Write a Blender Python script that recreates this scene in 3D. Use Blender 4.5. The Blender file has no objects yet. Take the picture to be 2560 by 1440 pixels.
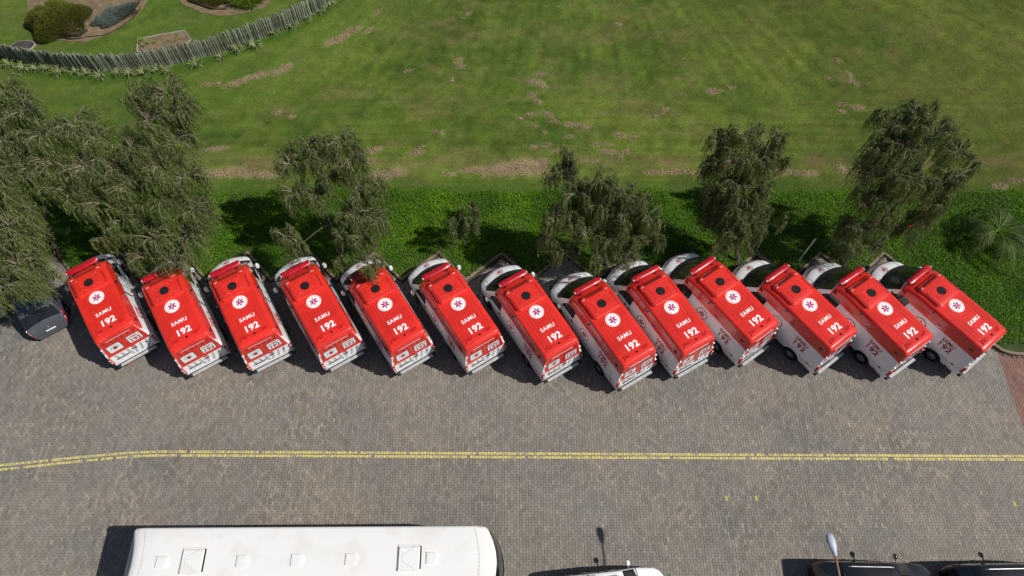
import bpy, math, random
import numpy as np
from mathutils import Vector, Matrix

# ------------------------------------------------------------------ camera, light, exposure
scene = bpy.context.scene
COL = scene.collection
H_CAM, TILT, FPX = 28.0, 28.0, 1707.0
cam_d = bpy.data.cameras.new('camera')
cam = bpy.data.objects.new('camera', cam_d)
COL.objects.link(cam)
cam.location = (0, 0, H_CAM)
cam.rotation_euler = (math.radians(TILT), 0, 0)
cam_d.sensor_width = 36.0
cam_d.lens = FPX / 2560 * 36
cam_d.clip_end = 2000
scene.camera = cam

SUN_DIR = Vector((0.87, -0.18, 1.0)).normalized()       # towards the sun
elev = math.asin(SUN_DIR.z)
az = math.atan2(SUN_DIR.x, SUN_DIR.y)
world = bpy.data.worlds.new('World')
scene.world = world
world.use_nodes = True
wn = world.node_tree
wn.nodes.clear()
sky = wn.nodes.new('ShaderNodeTexSky')
sky.sky_type = 'NISHITA'
sky.sun_disc = False
sky.sun_elevation = elev
sky.sun_rotation = az
bg = wn.nodes.new('ShaderNodeBackground')
bg.inputs['Strength'].default_value = 0.055
wo = wn.nodes.new('ShaderNodeOutputWorld')
wn.links.new(sky.outputs[0], bg.inputs[0])
wn.links.new(bg.outputs[0], wo.inputs[0])
sun_d = bpy.data.lights.new('sun', 'SUN')
sun_d.energy = 4.5
sun_d.angle = math.radians(0.55)
sun_d.color = (1.0, 0.95, 0.88)
sun = bpy.data.objects.new('sun', sun_d)
COL.objects.link(sun)
sun.rotation_euler = SUN_DIR.to_track_quat('Z', 'Y').to_euler()
sun.location = (20, -10, 40)
scene.view_settings.view_transform = 'Standard'
scene.view_settings.look = 'None'
scene.view_settings.exposure = 0.0
scene.view_settings.gamma = 1.0
scene.view_settings.use_curve_mapping = False

R = math.radians
rng = np.random.default_rng(7)
random.seed(7)


def G(px, py, z=0.0):
    """point of the photograph (2560x1440) at height z -> place on the ground plan"""
    x = (px - 1280) / FPX
    y = -(py - 720) / FPX
    t = R(TILT)
    dy = math.sin(t) + y * math.cos(t)
    dz = -math.cos(t) + y * math.sin(t)
    k = (H_CAM - z) / -dz
    return np.array([x * k, dy * k, z])


# ------------------------------------------------------------------ object helpers
def tag(o, label=None, cat=None, group=None, kind=None):
    if label: o['label'] = label
    if cat: o['category'] = cat
    if group: o['group'] = group
    if kind: o['kind'] = kind
    return o


def empty(name, loc=(0, 0, 0), rz=0.0, label=None, cat=None, group=None):
    o = bpy.data.objects.new(name, None)
    o.empty_display_size = 0.3
    COL.objects.link(o)
    o.location = tuple(loc)
    o.rotation_euler = (0, 0, rz)
    return tag(o, label, cat, group)


def link_mesh(name, me, mat=None, parent=None, loc=None):
    o = bpy.data.objects.new(name, me)
    COL.objects.link(o)
    if mat is not None and not me.materials:
        for m in (mat if isinstance(mat, (list, tuple)) else [mat]):
            me.materials.append(m)
    if parent is not None:
        o.parent = parent
    if loc is not None:
        o.location = tuple(loc)
    return o


def pymesh(name, verts, faces, smooth=False, angle=None, mats=None):
    me = bpy.data.meshes.new(name)
    me.from_pydata([tuple(map(float, v)) for v in verts], [], [tuple(f) for f in faces])
    if smooth:
        me.polygons.foreach_set('use_smooth', [True] * len(me.polygons))
        if angle:
            me.set_sharp_from_angle(angle=R(angle))
    if mats is not None:
        me.polygons.foreach_set('material_index', mats)
    me.update()
    return me


def fast_mesh(name, V, loops, sizes, flat=False):
    me = bpy.data.meshes.new(name)
    V = np.asarray(V, dtype=np.float32)
    loops = np.asarray(loops, dtype=np.int32).ravel()
    sizes = np.asarray(sizes, dtype=np.int32)
    me.vertices.add(len(V))
    me.vertices.foreach_set('co', V.ravel())
    me.loops.add(len(loops))
    me.loops.foreach_set('vertex_index', loops)
    me.polygons.add(len(sizes))
    st = np.zeros(len(sizes), dtype=np.int32)
    st[1:] = np.cumsum(sizes)[:-1]
    me.polygons.foreach_set('loop_start', st)
    if flat:
        me.attributes.new('sharp_face', 'BOOLEAN', 'FACE').data.foreach_set('value', np.ones(len(sizes), dtype=bool))
    me.update(calc_edges=True)
    return me


def tri_mesh(name, V, attr=None):
    """V: (n,3,3) separate triangles, attr: per-face float named tone"""
    n = len(V)
    me = fast_mesh(name, V.reshape(-1, 3), np.arange(n * 3), np.full(n, 3))
    if attr is not None:
        a = me.attributes.new('tone', 'FLOAT', 'FACE')
        a.data.foreach_set('value', np.asarray(attr, dtype=np.float32))
    return me


class MB:
    """collects solids for one mesh"""
    def __init__(s):
        s.v = []; s.f = []

    def add(s, vs, fs):
        b = len(s.v)
        s.v += [tuple(map(float, v)) for v in vs]
        s.f += [tuple(i + b for i in f) for f in fs]
        return s

    def box(s, cx, cy, cz, sx, sy, sz, rz=0.0, ch=0.0):
        """box with chamfered top edge when ch > 0"""
        c, n = math.cos(rz), math.sin(rz)
        def P(x, y, z): return (cx + x * c - y * n, cy + x * n + y * c, cz + z)
        hx, hy, hz = sx / 2, sy / 2, sz / 2
        if ch <= 0:
            vs = [P(a * hx, b * hy, d * hz) for d in (-1, 1) for a, b in ((-1, -1), (1, -1), (1, 1), (-1, 1))]
            return s.add(vs, [(3, 2, 1, 0), (4, 5, 6, 7), (0, 1, 5, 4), (1, 2, 6, 5), (2, 3, 7, 6), (3, 0, 4, 7)])
        vs = []
        for (ix, iy, z) in ((0, 0, -hz), (0, 0, hz - ch), (ch, ch, hz)):
            vs += [P(a * (hx - ix), b * (hy - iy), z) for a, b in ((-1, -1), (1, -1), (1, 1), (-1, 1))]
        fs = [(3, 2, 1, 0), (8, 9, 10, 11)]
        for l in (0, 4):
            for i in range(4):
                j = (i + 1) % 4
                fs.append((l + i, l + j, l + 4 + j, l + 4 + i))
        return s.add(vs, fs)

    def cyl(s, p0, p1, r0, r1=None, n=10, cap=True):
        r1 = r0 if r1 is None else r1
        p0, p1 = Vector(p0), Vector(p1)
        d = (p1 - p0).normalized()
        a = d.orthogonal().normalized(); b = d.cross(a)
        vs = []
        for p, r in ((p0, r0), (p1, r1)):
            for i in range(n):
                t = 2 * math.pi * i / n
                vs.append(p + a * math.cos(t) * r + b * math.sin(t) * r)
        fs = [(i, (i + 1) % n, n + (i + 1) % n, n + i) for i in range(n)]
        if cap:
            fs += [tuple(range(n - 1, -1, -1)), tuple(range(n, 2 * n))]
        return s.add(vs, fs)

    def tube(s, pts, rad, n=6):
        pts = [Vector(p) for p in pts]
        if not isinstance(rad, (list, tuple)): rad = [rad] * len(pts)
        vs = []
        a = None
        for i, p in enumerate(pts):
            d = (pts[min(i + 1, len(pts) - 1)] - pts[max(i - 1, 0)]).normalized()
            if a is None: a = d.orthogonal().normalized()
            else:
                a = (a - d * a.dot(d))
                a = a.normalized() if a.length > 1e-6 else d.orthogonal().normalized()
            b = d.cross(a)
            for k in range(n):
                t = 2 * math.pi * k / n
                vs.append(p + (a * math.cos(t) + b * math.sin(t)) * rad[i])
        fs = []
        for i in range(len(pts) - 1):
            for k in range(n):
                fs.append((i * n + k, i * n + (k + 1) % n, (i + 1) * n + (k + 1) % n, (i + 1) * n + k))
        fs += [tuple(range(n - 1, -1, -1)), tuple(range((len(pts) - 1) * n, len(pts) * n))]
        return s.add(vs, fs)

    def prism(s, outline, z0, z1):
        n = len(outline)
        vs = [(x, y, z0) for x, y in outline] + [(x, y, z1) for x, y in outline]
        fs = [tuple(range(n - 1, -1, -1)), tuple(range(n, 2 * n))]
        fs += [(i, (i + 1) % n, n + (i + 1) % n, n + i) for i in range(n)]
        return s.add(vs, fs)

    def build(s, name, mat, parent=None, smooth=False, angle=35, kind=None):
        me = pymesh(name, s.v, s.f, smooth, angle)
        o = link_mesh(name, me, mat, parent)
        if kind: o['kind'] = kind
        return o


def copy_tree(o, parent=None):
    c = o.copy()
    COL.objects.link(c)
    if parent is not None:
        c.parent = parent
    for ch in o.children:
        copy_tree(ch, c)
    return c


# ------------------------------------------------------------------ materials
def new_mat(name):
    m = bpy.data.materials.new(name)
    m.use_nodes = True
    nt = m.node_tree
    return m, nt, nt.nodes['Principled BSDF']


def N(nt, t, **kw):
    n = nt.nodes.new(t)
    for k, v in kw.items():
        setattr(n, k, v)
    return n


def plain(name, col, rough=0.5, metal=0.0, vary=0.12, scale=3.0, bump=0.0, bscale=40.0, coat=0.0, spec=0.5, dirt=None):
    m, nt, b = new_mat(name)
    tc = N(nt, 'ShaderNodeTexCoord')
    no = N(nt, 'ShaderNodeTexNoise')
    no.inputs['Scale'].default_value = scale
    no.inputs['Detail'].default_value = 5
    oi = N(nt, 'ShaderNodeObjectInfo')
    so = N(nt, 'ShaderNodeMath', operation='MULTIPLY'); so.inputs[1].default_value = 60
    nt.links.new(oi.outputs['Random'], so.inputs[0])
    va = N(nt, 'ShaderNodeVectorMath', operation='ADD')
    nt.links.new(tc.outputs['Object'], va.inputs[0]); nt.links.new(so.outputs[0], va.inputs[1])
    nt.links.new(va.outputs[0], no.inputs['Vector'])
    mx = N(nt, 'ShaderNodeMix', data_type='RGBA')
    c = list(col)
    dk = [v * (1 - vary) for v in c]
    lt = [min(1, v * (1 + vary)) for v in c]
    if dirt: dk = list(dirt)
    mx.inputs[6].default_value = (*dk, 1); mx.inputs[7].default_value = (*lt, 1)
    rp = N(nt, 'ShaderNodeMapRange')
    rp.inputs[1].default_value = 0.3; rp.inputs[2].default_value = 0.65 if not dirt else 0.5
    nt.links.new(no.outputs[0], rp.inputs[0])
    nt.links.new(rp.outputs[0], mx.inputs[0])
    nt.links.new(mx.outputs[2], b.inputs['Base Color'])
    b.inputs['Roughness'].default_value = rough
    b.inputs['Metallic'].default_value = metal
    b.inputs['Specular IOR Level'].default_value = spec
    if coat:
        b.inputs['Coat Weight'].default_value = coat
        b.inputs['Coat Roughness'].default_value = 0.08
    if bump:
        n2 = N(nt, 'ShaderNodeTexNoise')
        n2.inputs['Scale'].default_value = bscale
        n2.inputs['Detail'].default_value = 6
        nt.links.new(tc.outputs['Object'], n2.inputs['Vector'])
        bp = N(nt, 'ShaderNodeBump')
        bp.inputs['Strength'].default_value = bump
        bp.inputs['Distance'].default_value = 0.02
        nt.links.new(n2.outputs[0], bp.inputs['Height'])
        nt.links.new(bp.outputs[0], b.inputs['Normal'])
    return m


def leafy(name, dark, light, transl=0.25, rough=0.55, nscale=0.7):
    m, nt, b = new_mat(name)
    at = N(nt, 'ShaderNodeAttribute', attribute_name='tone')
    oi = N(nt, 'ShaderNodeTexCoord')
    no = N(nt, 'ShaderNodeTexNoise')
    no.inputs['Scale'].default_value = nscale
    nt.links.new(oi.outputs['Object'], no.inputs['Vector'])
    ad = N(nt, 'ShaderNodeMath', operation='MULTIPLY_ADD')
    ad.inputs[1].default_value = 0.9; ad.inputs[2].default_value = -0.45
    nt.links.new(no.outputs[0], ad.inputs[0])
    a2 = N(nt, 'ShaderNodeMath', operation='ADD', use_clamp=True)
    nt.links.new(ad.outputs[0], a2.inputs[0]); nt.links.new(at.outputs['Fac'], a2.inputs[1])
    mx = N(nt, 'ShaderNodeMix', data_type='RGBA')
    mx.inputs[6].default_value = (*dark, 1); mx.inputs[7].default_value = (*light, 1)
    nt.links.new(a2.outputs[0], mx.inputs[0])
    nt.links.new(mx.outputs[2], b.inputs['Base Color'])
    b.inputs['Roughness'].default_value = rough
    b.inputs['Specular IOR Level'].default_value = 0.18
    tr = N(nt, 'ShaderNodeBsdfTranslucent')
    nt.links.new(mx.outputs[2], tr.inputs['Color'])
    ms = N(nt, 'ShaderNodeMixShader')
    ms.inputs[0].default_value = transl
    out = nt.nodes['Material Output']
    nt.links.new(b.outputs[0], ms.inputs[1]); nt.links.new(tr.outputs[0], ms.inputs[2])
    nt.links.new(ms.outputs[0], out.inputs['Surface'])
    return m


def paver_mat(name, per_object):
    m, nt, b = new_mat(name)
    if per_object:
        oi = N(nt, 'ShaderNodeAttribute', attribute_type='OBJECT', attribute_name='tone'); tone = oi.outputs['Fac']
    else:
        at = N(nt, 'ShaderNodeAttribute', attribute_name='tone'); tone = at.outputs['Fac']
    geo = N(nt, 'ShaderNodeNewGeometry')
    pos = geo.outputs['Position']
    cr = N(nt, 'ShaderNodeValToRGB')
    e = cr.color_ramp.elements
    e[0].position = 0.0; e[0].color = (0.15, 0.138, 0.122, 1)
    e[1].position = 1.0; e[1].color = (0.40, 0.345, 0.255, 1)
    for p, c in ((0.3, (0.205, 0.186, 0.164, 1)), (0.62, (0.245, 0.222, 0.196, 1)), (0.86, (0.285, 0.252, 0.210, 1)), (0.95, (0.33, 0.288, 0.222, 1))):
        q = e.new(p); q.color = c
    nt.links.new(tone, cr.inputs[0])
    # large warm and grey drifts
    n1 = N(nt, 'ShaderNodeTexNoise'); n1.inputs['Scale'].default_value = 0.33; n1.inputs['Detail'].default_value = 4
    nt.links.new(pos, n1.inputs['Vector'])
    r1 = N(nt, 'ShaderNodeValToRGB')
    f = r1.color_ramp.elements
    f[0].position = 0.33; f[0].color = (0.87, 0.90, 0.93, 1)
    f[1].position = 0.68; f[1].color = (1.08, 1.04, 0.97, 1)
    nt.links.new(n1.outputs[0], r1.inputs[0])
    mu = N(nt, 'ShaderNodeMix', data_type='RGBA', blend_type='MULTIPLY'); mu.inputs[0].default_value = 1
    nt.links.new(cr.outputs[0], mu.inputs[6]); nt.links.new(r1.outputs[0], mu.inputs[7])
    # oil and rust stains
    n3 = N(nt, 'ShaderNodeTexNoise'); n3.inputs['Scale'].default_value = 0.75; n3.inputs['Detail'].default_value = 6
    n3.inputs['Roughness'].default_value = 0.65
    nt.links.new(pos, n3.inputs['Vector'])
    r3 = N(nt, 'ShaderNodeMapRange'); r3.inputs[1].default_value = 0.60; r3.inputs[2].default_value = 0.74
    r3.inputs[4].default_value = 0.45
    nt.links.new(n3.outputs[0], r3.inputs[0])
    m3 = N(nt, 'ShaderNodeMix', data_type='RGBA'); m3.inputs[7].default_value = (0.22, 0.165, 0.10, 1)
    nt.links.new(r3.outputs[0], m3.inputs[0]); nt.links.new(mu.outputs[2], m3.inputs[6])
    # grain
    n2 = N(nt, 'ShaderNodeTexNoise'); n2.inputs['Scale'].default_value = 38; n2.inputs['Detail'].default_value = 6
    nt.links.new(pos, n2.inputs['Vector'])
    r2 = N(nt, 'ShaderNodeMapRange'); r2.inputs[1].default_value = 0.3; r2.inputs[2].default_value = 0.7
    r2.inputs[3].default_value = 0.72; r2.inputs[4].default_value = 1.25
    nt.links.new(n2.outputs[0], r2.inputs[0])
    m2 = N(nt, 'ShaderNodeVectorMath', operation='SCALE')
    nt.links.new(m3.outputs[2], m2.inputs[0]); nt.links.new(r2.outputs[0], m2.inputs[3])
    # red clay pavers past the lane edge
    sx = N(nt, 'ShaderNodeSeparateXYZ'); nt.links.new(pos, sx.inputs[0])
    gt = N(nt, 'ShaderNodeMath', operation='GREATER_THAN'); gt.inputs[1].default_value = 21.42
    nt.links.new(sx.outputs[0], gt.inputs[0])
    m4 = N(nt, 'ShaderNodeMix', data_type='RGBA', blend_type='MULTIPLY'); m4.inputs[7].default_value = (1.0, 0.60, 0.54, 1)
    nt.links.new(gt.outputs[0], m4.inputs[0]); nt.links.new(m2.outputs[0], m4.inputs[6])
    nt.links.new(m4.outputs[2], b.inputs['Base Color'])
    b.inputs['Roughness'].default_value = 0.85
    bp = N(nt, 'ShaderNodeBump'); bp.inputs['Strength'].default_value = 0.35; bp.inputs['Distance'].default_value = 0.006
    nt.links.new(n2.outputs[0], bp.inputs['Height']); nt.links.new(bp.outputs[0], b.inputs['Normal'])
    return m


M = {}
M['red'] = plain('red_paint', (0.68, 0.028, 0.017), 0.28, vary=0.12, scale=1.3, coat=0.6, bump=0.05, bscale=3)
M['darkred'] = plain('dark_red_film', (0.42, 0.012, 0.012), 0.35, vary=0.05, coat=0.3)
M['white'] = plain('white_paint', (0.84, 0.85, 0.86), 0.28, vary=0.03, scale=1.1, coat=0.5)
M['grey_film'] = plain('grey_film', (0.42, 0.44, 0.46), 0.35, vary=0.05)
M['black'] = plain('black_plastic', (0.018, 0.018, 0.02), 0.45, vary=0.3)
M['rubber'] = plain('tyre_rubber', (0.014, 0.014, 0.015), 0.9, vary=0.2, spec=0.15)
M['glass'] = plain('dark_glass', (0.012, 0.014, 0.015), 0.04, vary=0.3, spec=0.8)
M['wind_glass'] = plain('windscreen_glass', (0.012, 0.022, 0.012), 0.035, vary=0.35, scale=2.2, spec=0.8)
M['frost'] = plain('frosted_glass', (0.72, 0.77, 0.78), 0.15, vary=0.04)
M['bar'] = plain('red_lens', (0.42, 0.006, 0.02), 0.3, vary=0.25, scale=7, coat=0.15)
M['tail'] = plain('tail_lens', (0.5, 0.01, 0.012), 0.12, vary=0.2, coat=0.8)
M['lens'] = plain('clear_lens', (0.65, 0.66, 0.68), 0.1, vary=0.15, coat=0.8)
M['alu'] = plain('aluminium', (0.42, 0.43, 0.44), 0.4, metal=0.7, vary=0.15)
M['crimson'] = plain('crimson_print', (0.35, 0.008, 0.035), 0.45, vary=0.05)
M['magenta'] = plain('magenta_print', (0.42, 0.02, 0.16), 0.5, vary=0.04)
M['orange'] = plain('orange_print', (0.75, 0.22, 0.08), 0.5, vary=0.04)
M['print_white'] = plain('white_print', (0.83, 0.83, 0.83), 0.5, vary=0.02)
M['step'] = plain('step_plate', (0.36, 0.37, 0.38), 0.45, vary=0.15, scale=6)
M['steel'] = plain('wheel_steel', (0.3, 0.31, 0.32), 0.4, metal=0.6, vary=0.2)
M['kerb'] = plain('kerb_concrete', (0.17, 0.13, 0.09), 0.9, vary=0.3, scale=2.5, bump=0.5, bscale=20, dirt=(0.06, 0.05, 0.03))  # dark tones put tree shade as well as dirt into the kerb colour
M['soil'] = plain('bare_soil', (0.17, 0.125, 0.072), 0.95, vary=0.25, scale=3, bump=0.8, bscale=14)
M['joint'] = plain('joint_sand', (0.050, 0.043, 0.033), 0.95, vary=0.3, scale=1.5)
M['bedsoil'] = plain('bed_soil', (0.03, 0.055, 0.010), 0.95, vary=0.35, scale=2.0, bump=0.8, bscale=20)
M['bark'] = plain('bark', (0.075, 0.058, 0.045), 0.9, vary=0.35, scale=9, bump=0.8, bscale=30)
M['twig'] = plain('pale_twig', (0.24, 0.20, 0.15), 0.85, vary=0.25, scale=8)
M['yellow'] = plain('yellow_road_paint', (0.55, 0.48, 0.15), 0.7, vary=0.15, scale=12, dirt=(0.42, 0.37, 0.15))
M['yellow_worn'] = plain('worn_yellow_paint', (0.42, 0.37, 0.19), 0.8, vary=0.2, scale=14)
M['yellow_paver'] = plain('yellow_painted_concrete', (0.42, 0.37, 0.10), 0.8, vary=0.12, scale=14)
M['green_paver'] = plain('green_painted_concrete', (0.03, 0.16, 0.10), 0.8, vary=0.12, scale=14)
M['paver'] = paver_mat('interlocking_concrete', False)
M['paver_one'] = paver_mat('interlocking_concrete_single', True)
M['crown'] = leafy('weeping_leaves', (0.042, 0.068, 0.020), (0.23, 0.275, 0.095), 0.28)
M['cover'] = leafy('ground_cover_leaves', (0.022, 0.098, 0.003), (0.155, 0.33, 0.006), 0.25, nscale=0.5)
M['blade'] = leafy('lawn_blades', (0.038, 0.082, 0.008), (0.16, 0.215, 0.04), 0.2)
M['straw'] = leafy('dry_clippings', (0.27, 0.185, 0.11), (0.55, 0.42, 0.28), 0.1)
M['litter'] = leafy('brown_leaf_litter', (0.05, 0.032, 0.018), (0.22, 0.14, 0.075), 0.05)
M['palm'] = leafy('palm_leaflets', (0.005, 0.018, 0.004), (0.085, 0.12, 0.03), 0.05, rough=0.7)
M['strap'] = leafy('strappy_leaves', (0.07, 0.13, 0.03), (0.38, 0.40, 0.20), 0.2)
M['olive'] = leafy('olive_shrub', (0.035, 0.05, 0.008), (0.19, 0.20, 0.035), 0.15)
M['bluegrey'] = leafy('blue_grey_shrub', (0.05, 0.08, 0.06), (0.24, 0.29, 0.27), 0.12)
M['lime'] = leafy('lime_leaves', (0.08, 0.15, 0.01), (0.26, 0.36, 0.05), 0.2)
M['flower'] = plain('red_flower', (0.6, 0.02, 0.02), 0.6)
M['busroof'] = plain('bus_roof_paint', (0.79, 0.785, 0.775), 0.35, vary=0.02, scale=1.2, dirt=(0.74, 0.73, 0.71))
M['carblack'] = plain('black_car_paint', (0.012, 0.012, 0.014), 0.18, vary=0.2, coat=0.9)
M['cargrey'] = plain('dark_grey_car_paint', (0.085, 0.095, 0.115), 0.3, metal=0.25, vary=0.1, coat=0.8)
M['carsilver'] = plain('greenish_silver_paint', (0.22, 0.25, 0.22), 0.3, metal=0.4, vary=0.08, coat=0.7)
M['lamp'] = plain('galvanised_shell', (0.40, 0.47, 0.55), 0.45, vary=0.1)
M['rust'] = plain('rusty_tube', (0.24, 0.13, 0.06), 0.7, vary=0.3, scale=12)
M['signback'] = plain('sign_metal', (0.72, 0.71, 0.68), 0.5, vary=0.12, scale=5)
M['slab'] = plain('dark_slab', (0.05, 0.045, 0.045), 0.9, vary=0.3, scale=5, bump=0.5)
M['palegrey'] = plain('pale_concrete', (0.30, 0.28, 0.24), 0.9, vary=0.2, scale=5, bump=0.4)


def fence_mat():
    m, nt, b = new_mat('weathered_pole_wood')
    oi = N(nt, 'ShaderNodeObjectInfo')
    cr = N(nt, 'ShaderNodeValToRGB')
    e = cr.color_ramp.elements
    e[0].color = (0.075, 0.09, 0.06, 1); e[1].color = (0.20, 0.23, 0.175, 1)
    q = e.new(0.5); q.color = (0.165, 0.175, 0.125, 1)
    nt.links.new(oi.outputs['Random'], cr.inputs[0])
    tc = N(nt, 'ShaderNodeTexCoord')
    no = N(nt, 'ShaderNodeTexNoise'); no.inputs['Scale'].default_value = 8; no.inputs['Detail'].default_value = 5
    mp = N(nt, 'ShaderNodeMapping'); mp.inputs['Scale'].default_value = (3, 3, 0.4)
    nt.links.new(tc.outputs['Object'], mp.inputs[0]); nt.links.new(mp.outputs[0], no.inputs['Vector'])
    sc = N(nt, 'ShaderNodeMapRange'); sc.inputs[1].default_value = 0.3; sc.inputs[2].default_value = 0.7
    sc.inputs[3].default_value = 0.6; sc.inputs[4].default_value = 1.35
    nt.links.new(no.outputs[0], sc.inputs[0])
    v = N(nt, 'ShaderNodeVectorMath', operation='SCALE')
    nt.links.new(cr.outputs[0], v.inputs[0]); nt.links.new(sc.outputs[0], v.inputs[3])
    nt.links.new(v.outputs[0], b.inputs['Base Color'])
    b.inputs['Roughness'].default_value = 0.9
    return m


def lawn_mat():
    m, nt, b = new_mat('mown_grass')
    at = N(nt, 'ShaderNodeAttribute', attribute_name='tint')
    geo = N(nt, 'ShaderNodeNewGeometry')
    n1 = N(nt, 'ShaderNodeTexNoise'); n1.inputs['Scale'].default_value = 16; n1.inputs['Detail'].default_value = 8
    n1.inputs['Roughness'].default_value = 0.75
    mp = N(nt, 'ShaderNodeMapping'); mp.inputs['Scale'].default_value = (0.8, 1, 1)
    nt.links.new(geo.outputs['Position'], mp.inputs[0]); nt.links.new(mp.outputs[0], n1.inputs['Vector'])
    r = N(nt, 'ShaderNodeMapRange'); r.inputs[1].default_value = 0.3; r.inputs[2].default_value = 0.7
    r.inputs[3].default_value = 0.5; r.inputs[4].default_value = 1.5
    nt.links.new(n1.outputs[0], r.inputs[0])
    v = N(nt, 'ShaderNodeVectorMath', operation='SCALE')
    nt.links.new(at.outputs['Color'], v.inputs[0]); nt.links.new(r.outputs[0], v.inputs[3])
    nt.links.new(v.outputs[0], b.inputs['Base Color'])
    b.inputs['Roughness'].default_value = 0.9
    b.inputs['Specular IOR Level'].default_value = 0.2
    bp = N(nt, 'ShaderNodeBump'); bp.inputs['Strength'].default_value = 0.7; bp.inputs['Distance'].default_value = 0.035
    nt.links.new(n1.outputs[0], bp.inputs['Height']); nt.links.new(bp.outputs[0], b.inputs['Normal'])
    return m


M['pole_wood'] = fence_mat()
M['lawn'] = lawn_mat()
M['farground'] = plain('far_grass', (0.08, 0.112, 0.018), 0.95, vary=0.3, scale=0.3, bump=0.4, bscale=10)


# ------------------------------------------------------------------ value noise
def vnoise(x, y, s, seed):
    r = np.random.default_rng(seed).random((257, 257))
    u = x / s + 100; v = y / s + 100
    i = np.floor(u).astype(int); j = np.floor(v).astype(int)
    fu = u - i; fv = v - j
    fu = fu * fu * (3 - 2 * fu); fv = fv * fv * (3 - 2 * fv)
    a = r[i % 256, j % 256]; b = r[(i + 1) % 256, j % 256]
    c = r[i % 256, (j + 1) % 256]; d = r[(i + 1) % 256, (j + 1) % 256]
    return (a * (1 - fu) + b * fu) * (1 - fv) + (c * (1 - fu) + d * fu) * fv


def fbm(x, y, s, seed, o=4):
    t = 0; w = 0
    for k in range(o):
        t = t + vnoise(x, y, s / 2 ** k, seed + k) * 0.55 ** k; w += 0.55 ** k
    return t / w


# ------------------------------------------------------------------ kerb line (saw-tooth bays)
PITCH = 3.03
kerb = []
for k in range(-9, 7):
    xk = -0.47 + PITCH * k
    kerb.append((xk - 1.68, 15.22))
    kerb.append((xk, 16.68))
kerb += [(21.15, 12.15)]
for a in np.linspace(-50, 0, 7)[1:]:
    kerb.append((22.42 + 1.0 * math.sin(R(a)) * 1.25, 12.35 - 0.85 * math.cos(R(a))))
kerb += [(24.5, 11.5), (30, 11.55), (60, 11.6)]
kerb = [(-60.0, 15.22)] + kerb
KX = np.array([p[0] for p in kerb]); KY = np.array([p[1] for p in kerb])


def kerb_y(x):
    return np.interp(x, KX, KY)


# ground base reaching the horizon
me = pymesh('ground', [(-600, -600, -0.06), (600, -600, -0.06), (600, 600, -0.06), (-600, 600, -0.06)], [(0, 1, 2, 3)])
tag(link_mesh('ground', me, M['farground']), kind='structure')
# joint bed of the pavement
vs = [(-60, -40, -0.014), (60, -40, -0.014)] + [(x, y + 0.04, -0.014) for x, y in kerb[::-1]]
me = pymesh('pavement', vs, [tuple(range(len(vs)))])
tag(link_mesh('pavement', me, M['joint']), kind='structure')

# raised planting bed behind the kerb
BED_Y = 20.2
vs = []; fs = []
xs = sorted(set(list(KX) + list(np.arange(-60, 60, 1.0))))
for x in xs:
    vs += [(x, float(kerb_y(x)), 0.09), (x, BED_Y + 0.3, 0.09)]
for i in range(len(xs) - 1):
    fs.append((2 * i, 2 * i + 2, 2 * i + 3, 2 * i + 1))
tag(link_mesh('planting_bed', pymesh('planting_bed', vs, fs), M['bedsoil']), kind='structure')


def kerb_mesh(line, w=0.13, h=0.125, z=-0.01):
    """sweep of a kerb stone section along a polyline, chamfered top"""
    L = [Vector((x, y)) for x, y in line]
    sec = [(0.0, z), (0.0, h - 0.02), (0.02, h), (w - 0.02, h), (w, h - 0.02), (w, z)]
    vs = []; fs = []
    for i, p in enumerate(L):
        d0 = (L[i] - L[i - 1]).normalized() if i else (L[1] - L[0]).normalized()
        d1 = (L[i + 1] - L[i]).normalized() if i < len(L) - 1 else d0
        n0 = Vector((-d0.y, d0.x)); n1 = Vector((-d1.y, d1.x))
        n = (n0 + n1).normalized()
        k = 1 / max(0.45, n.dot(n1))
        for (o, zz) in sec:
            q = p + n * o * k
            vs.append((q.x, q.y, zz))
    m = len(sec)
    for i in range(len(L) - 1):
        for j in range(m - 1):
            fs.append((i * m + j, (i + 1) * m + j, (i + 1) * m + j + 1, i * m + j + 1))
    return pymesh('kerb', vs, fs)


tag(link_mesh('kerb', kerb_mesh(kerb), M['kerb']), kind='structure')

# ------------------------------------------------------------------ interlocking pavers
CW, RL = 0.119, 0.207
d = 0.009
gx, gy = 0.0044, 0.0042
half = RL / 2 - gy
prof_y = np.array([-half, -RL / 4, 0.0, RL / 4, half])
prof_s = np.array([d, -d, d, -d, d])
right = [(CW / 2 - gx + s, y) for s, y in zip(prof_s, prof_y)]
left = [(-CW / 2 + gx + s, y) for s, y in zip(prof_s, prof_y)][::-1]
outline = np.array(right + left)                     # 10 points, counter-clockwise
sink = outline * 0.0 + outline * np.array([0.995, 0.997])
cols = np.arange(int(-24.2 / CW), int(25.2 / CW))
rows = np.arange(int(-1.2 / RL), int(17.0 / RL))
cc, rr = np.meshgrid(cols, rows, indexing='ij')
PX = (cc * CW).ravel()
PY = (rr * RL + (cc % 2) * RL / 2).ravel()
keep = PY < np.minimum(kerb_y(PX - 0.05), kerb_y(PX + 0.05)) - 0.09
# where the left of the lot runs under the trees
PX, PY = PX[keep], PY[keep]
n_p = len(PX)
tone = rng.beta(2.0, 2.6, n_p)
tone = np.clip(tone * 0.72 + .10 + 0.45 * (fbm(PX, PY, 2.3, 11) - 0.5), 0, 1)
band = fbm(PX, PY * 0.55, 1.3, 21)                   # drifts of pale, lime-stained stones
pale = rng.random(n_p) < np.clip((band - 0.5) * 0.9, 0.03, 0.3)
tone[pale] = rng.uniform(0.66, 0.93, pale.sum())
zj = rng.normal(0, 0.0012, n_p)
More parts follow.
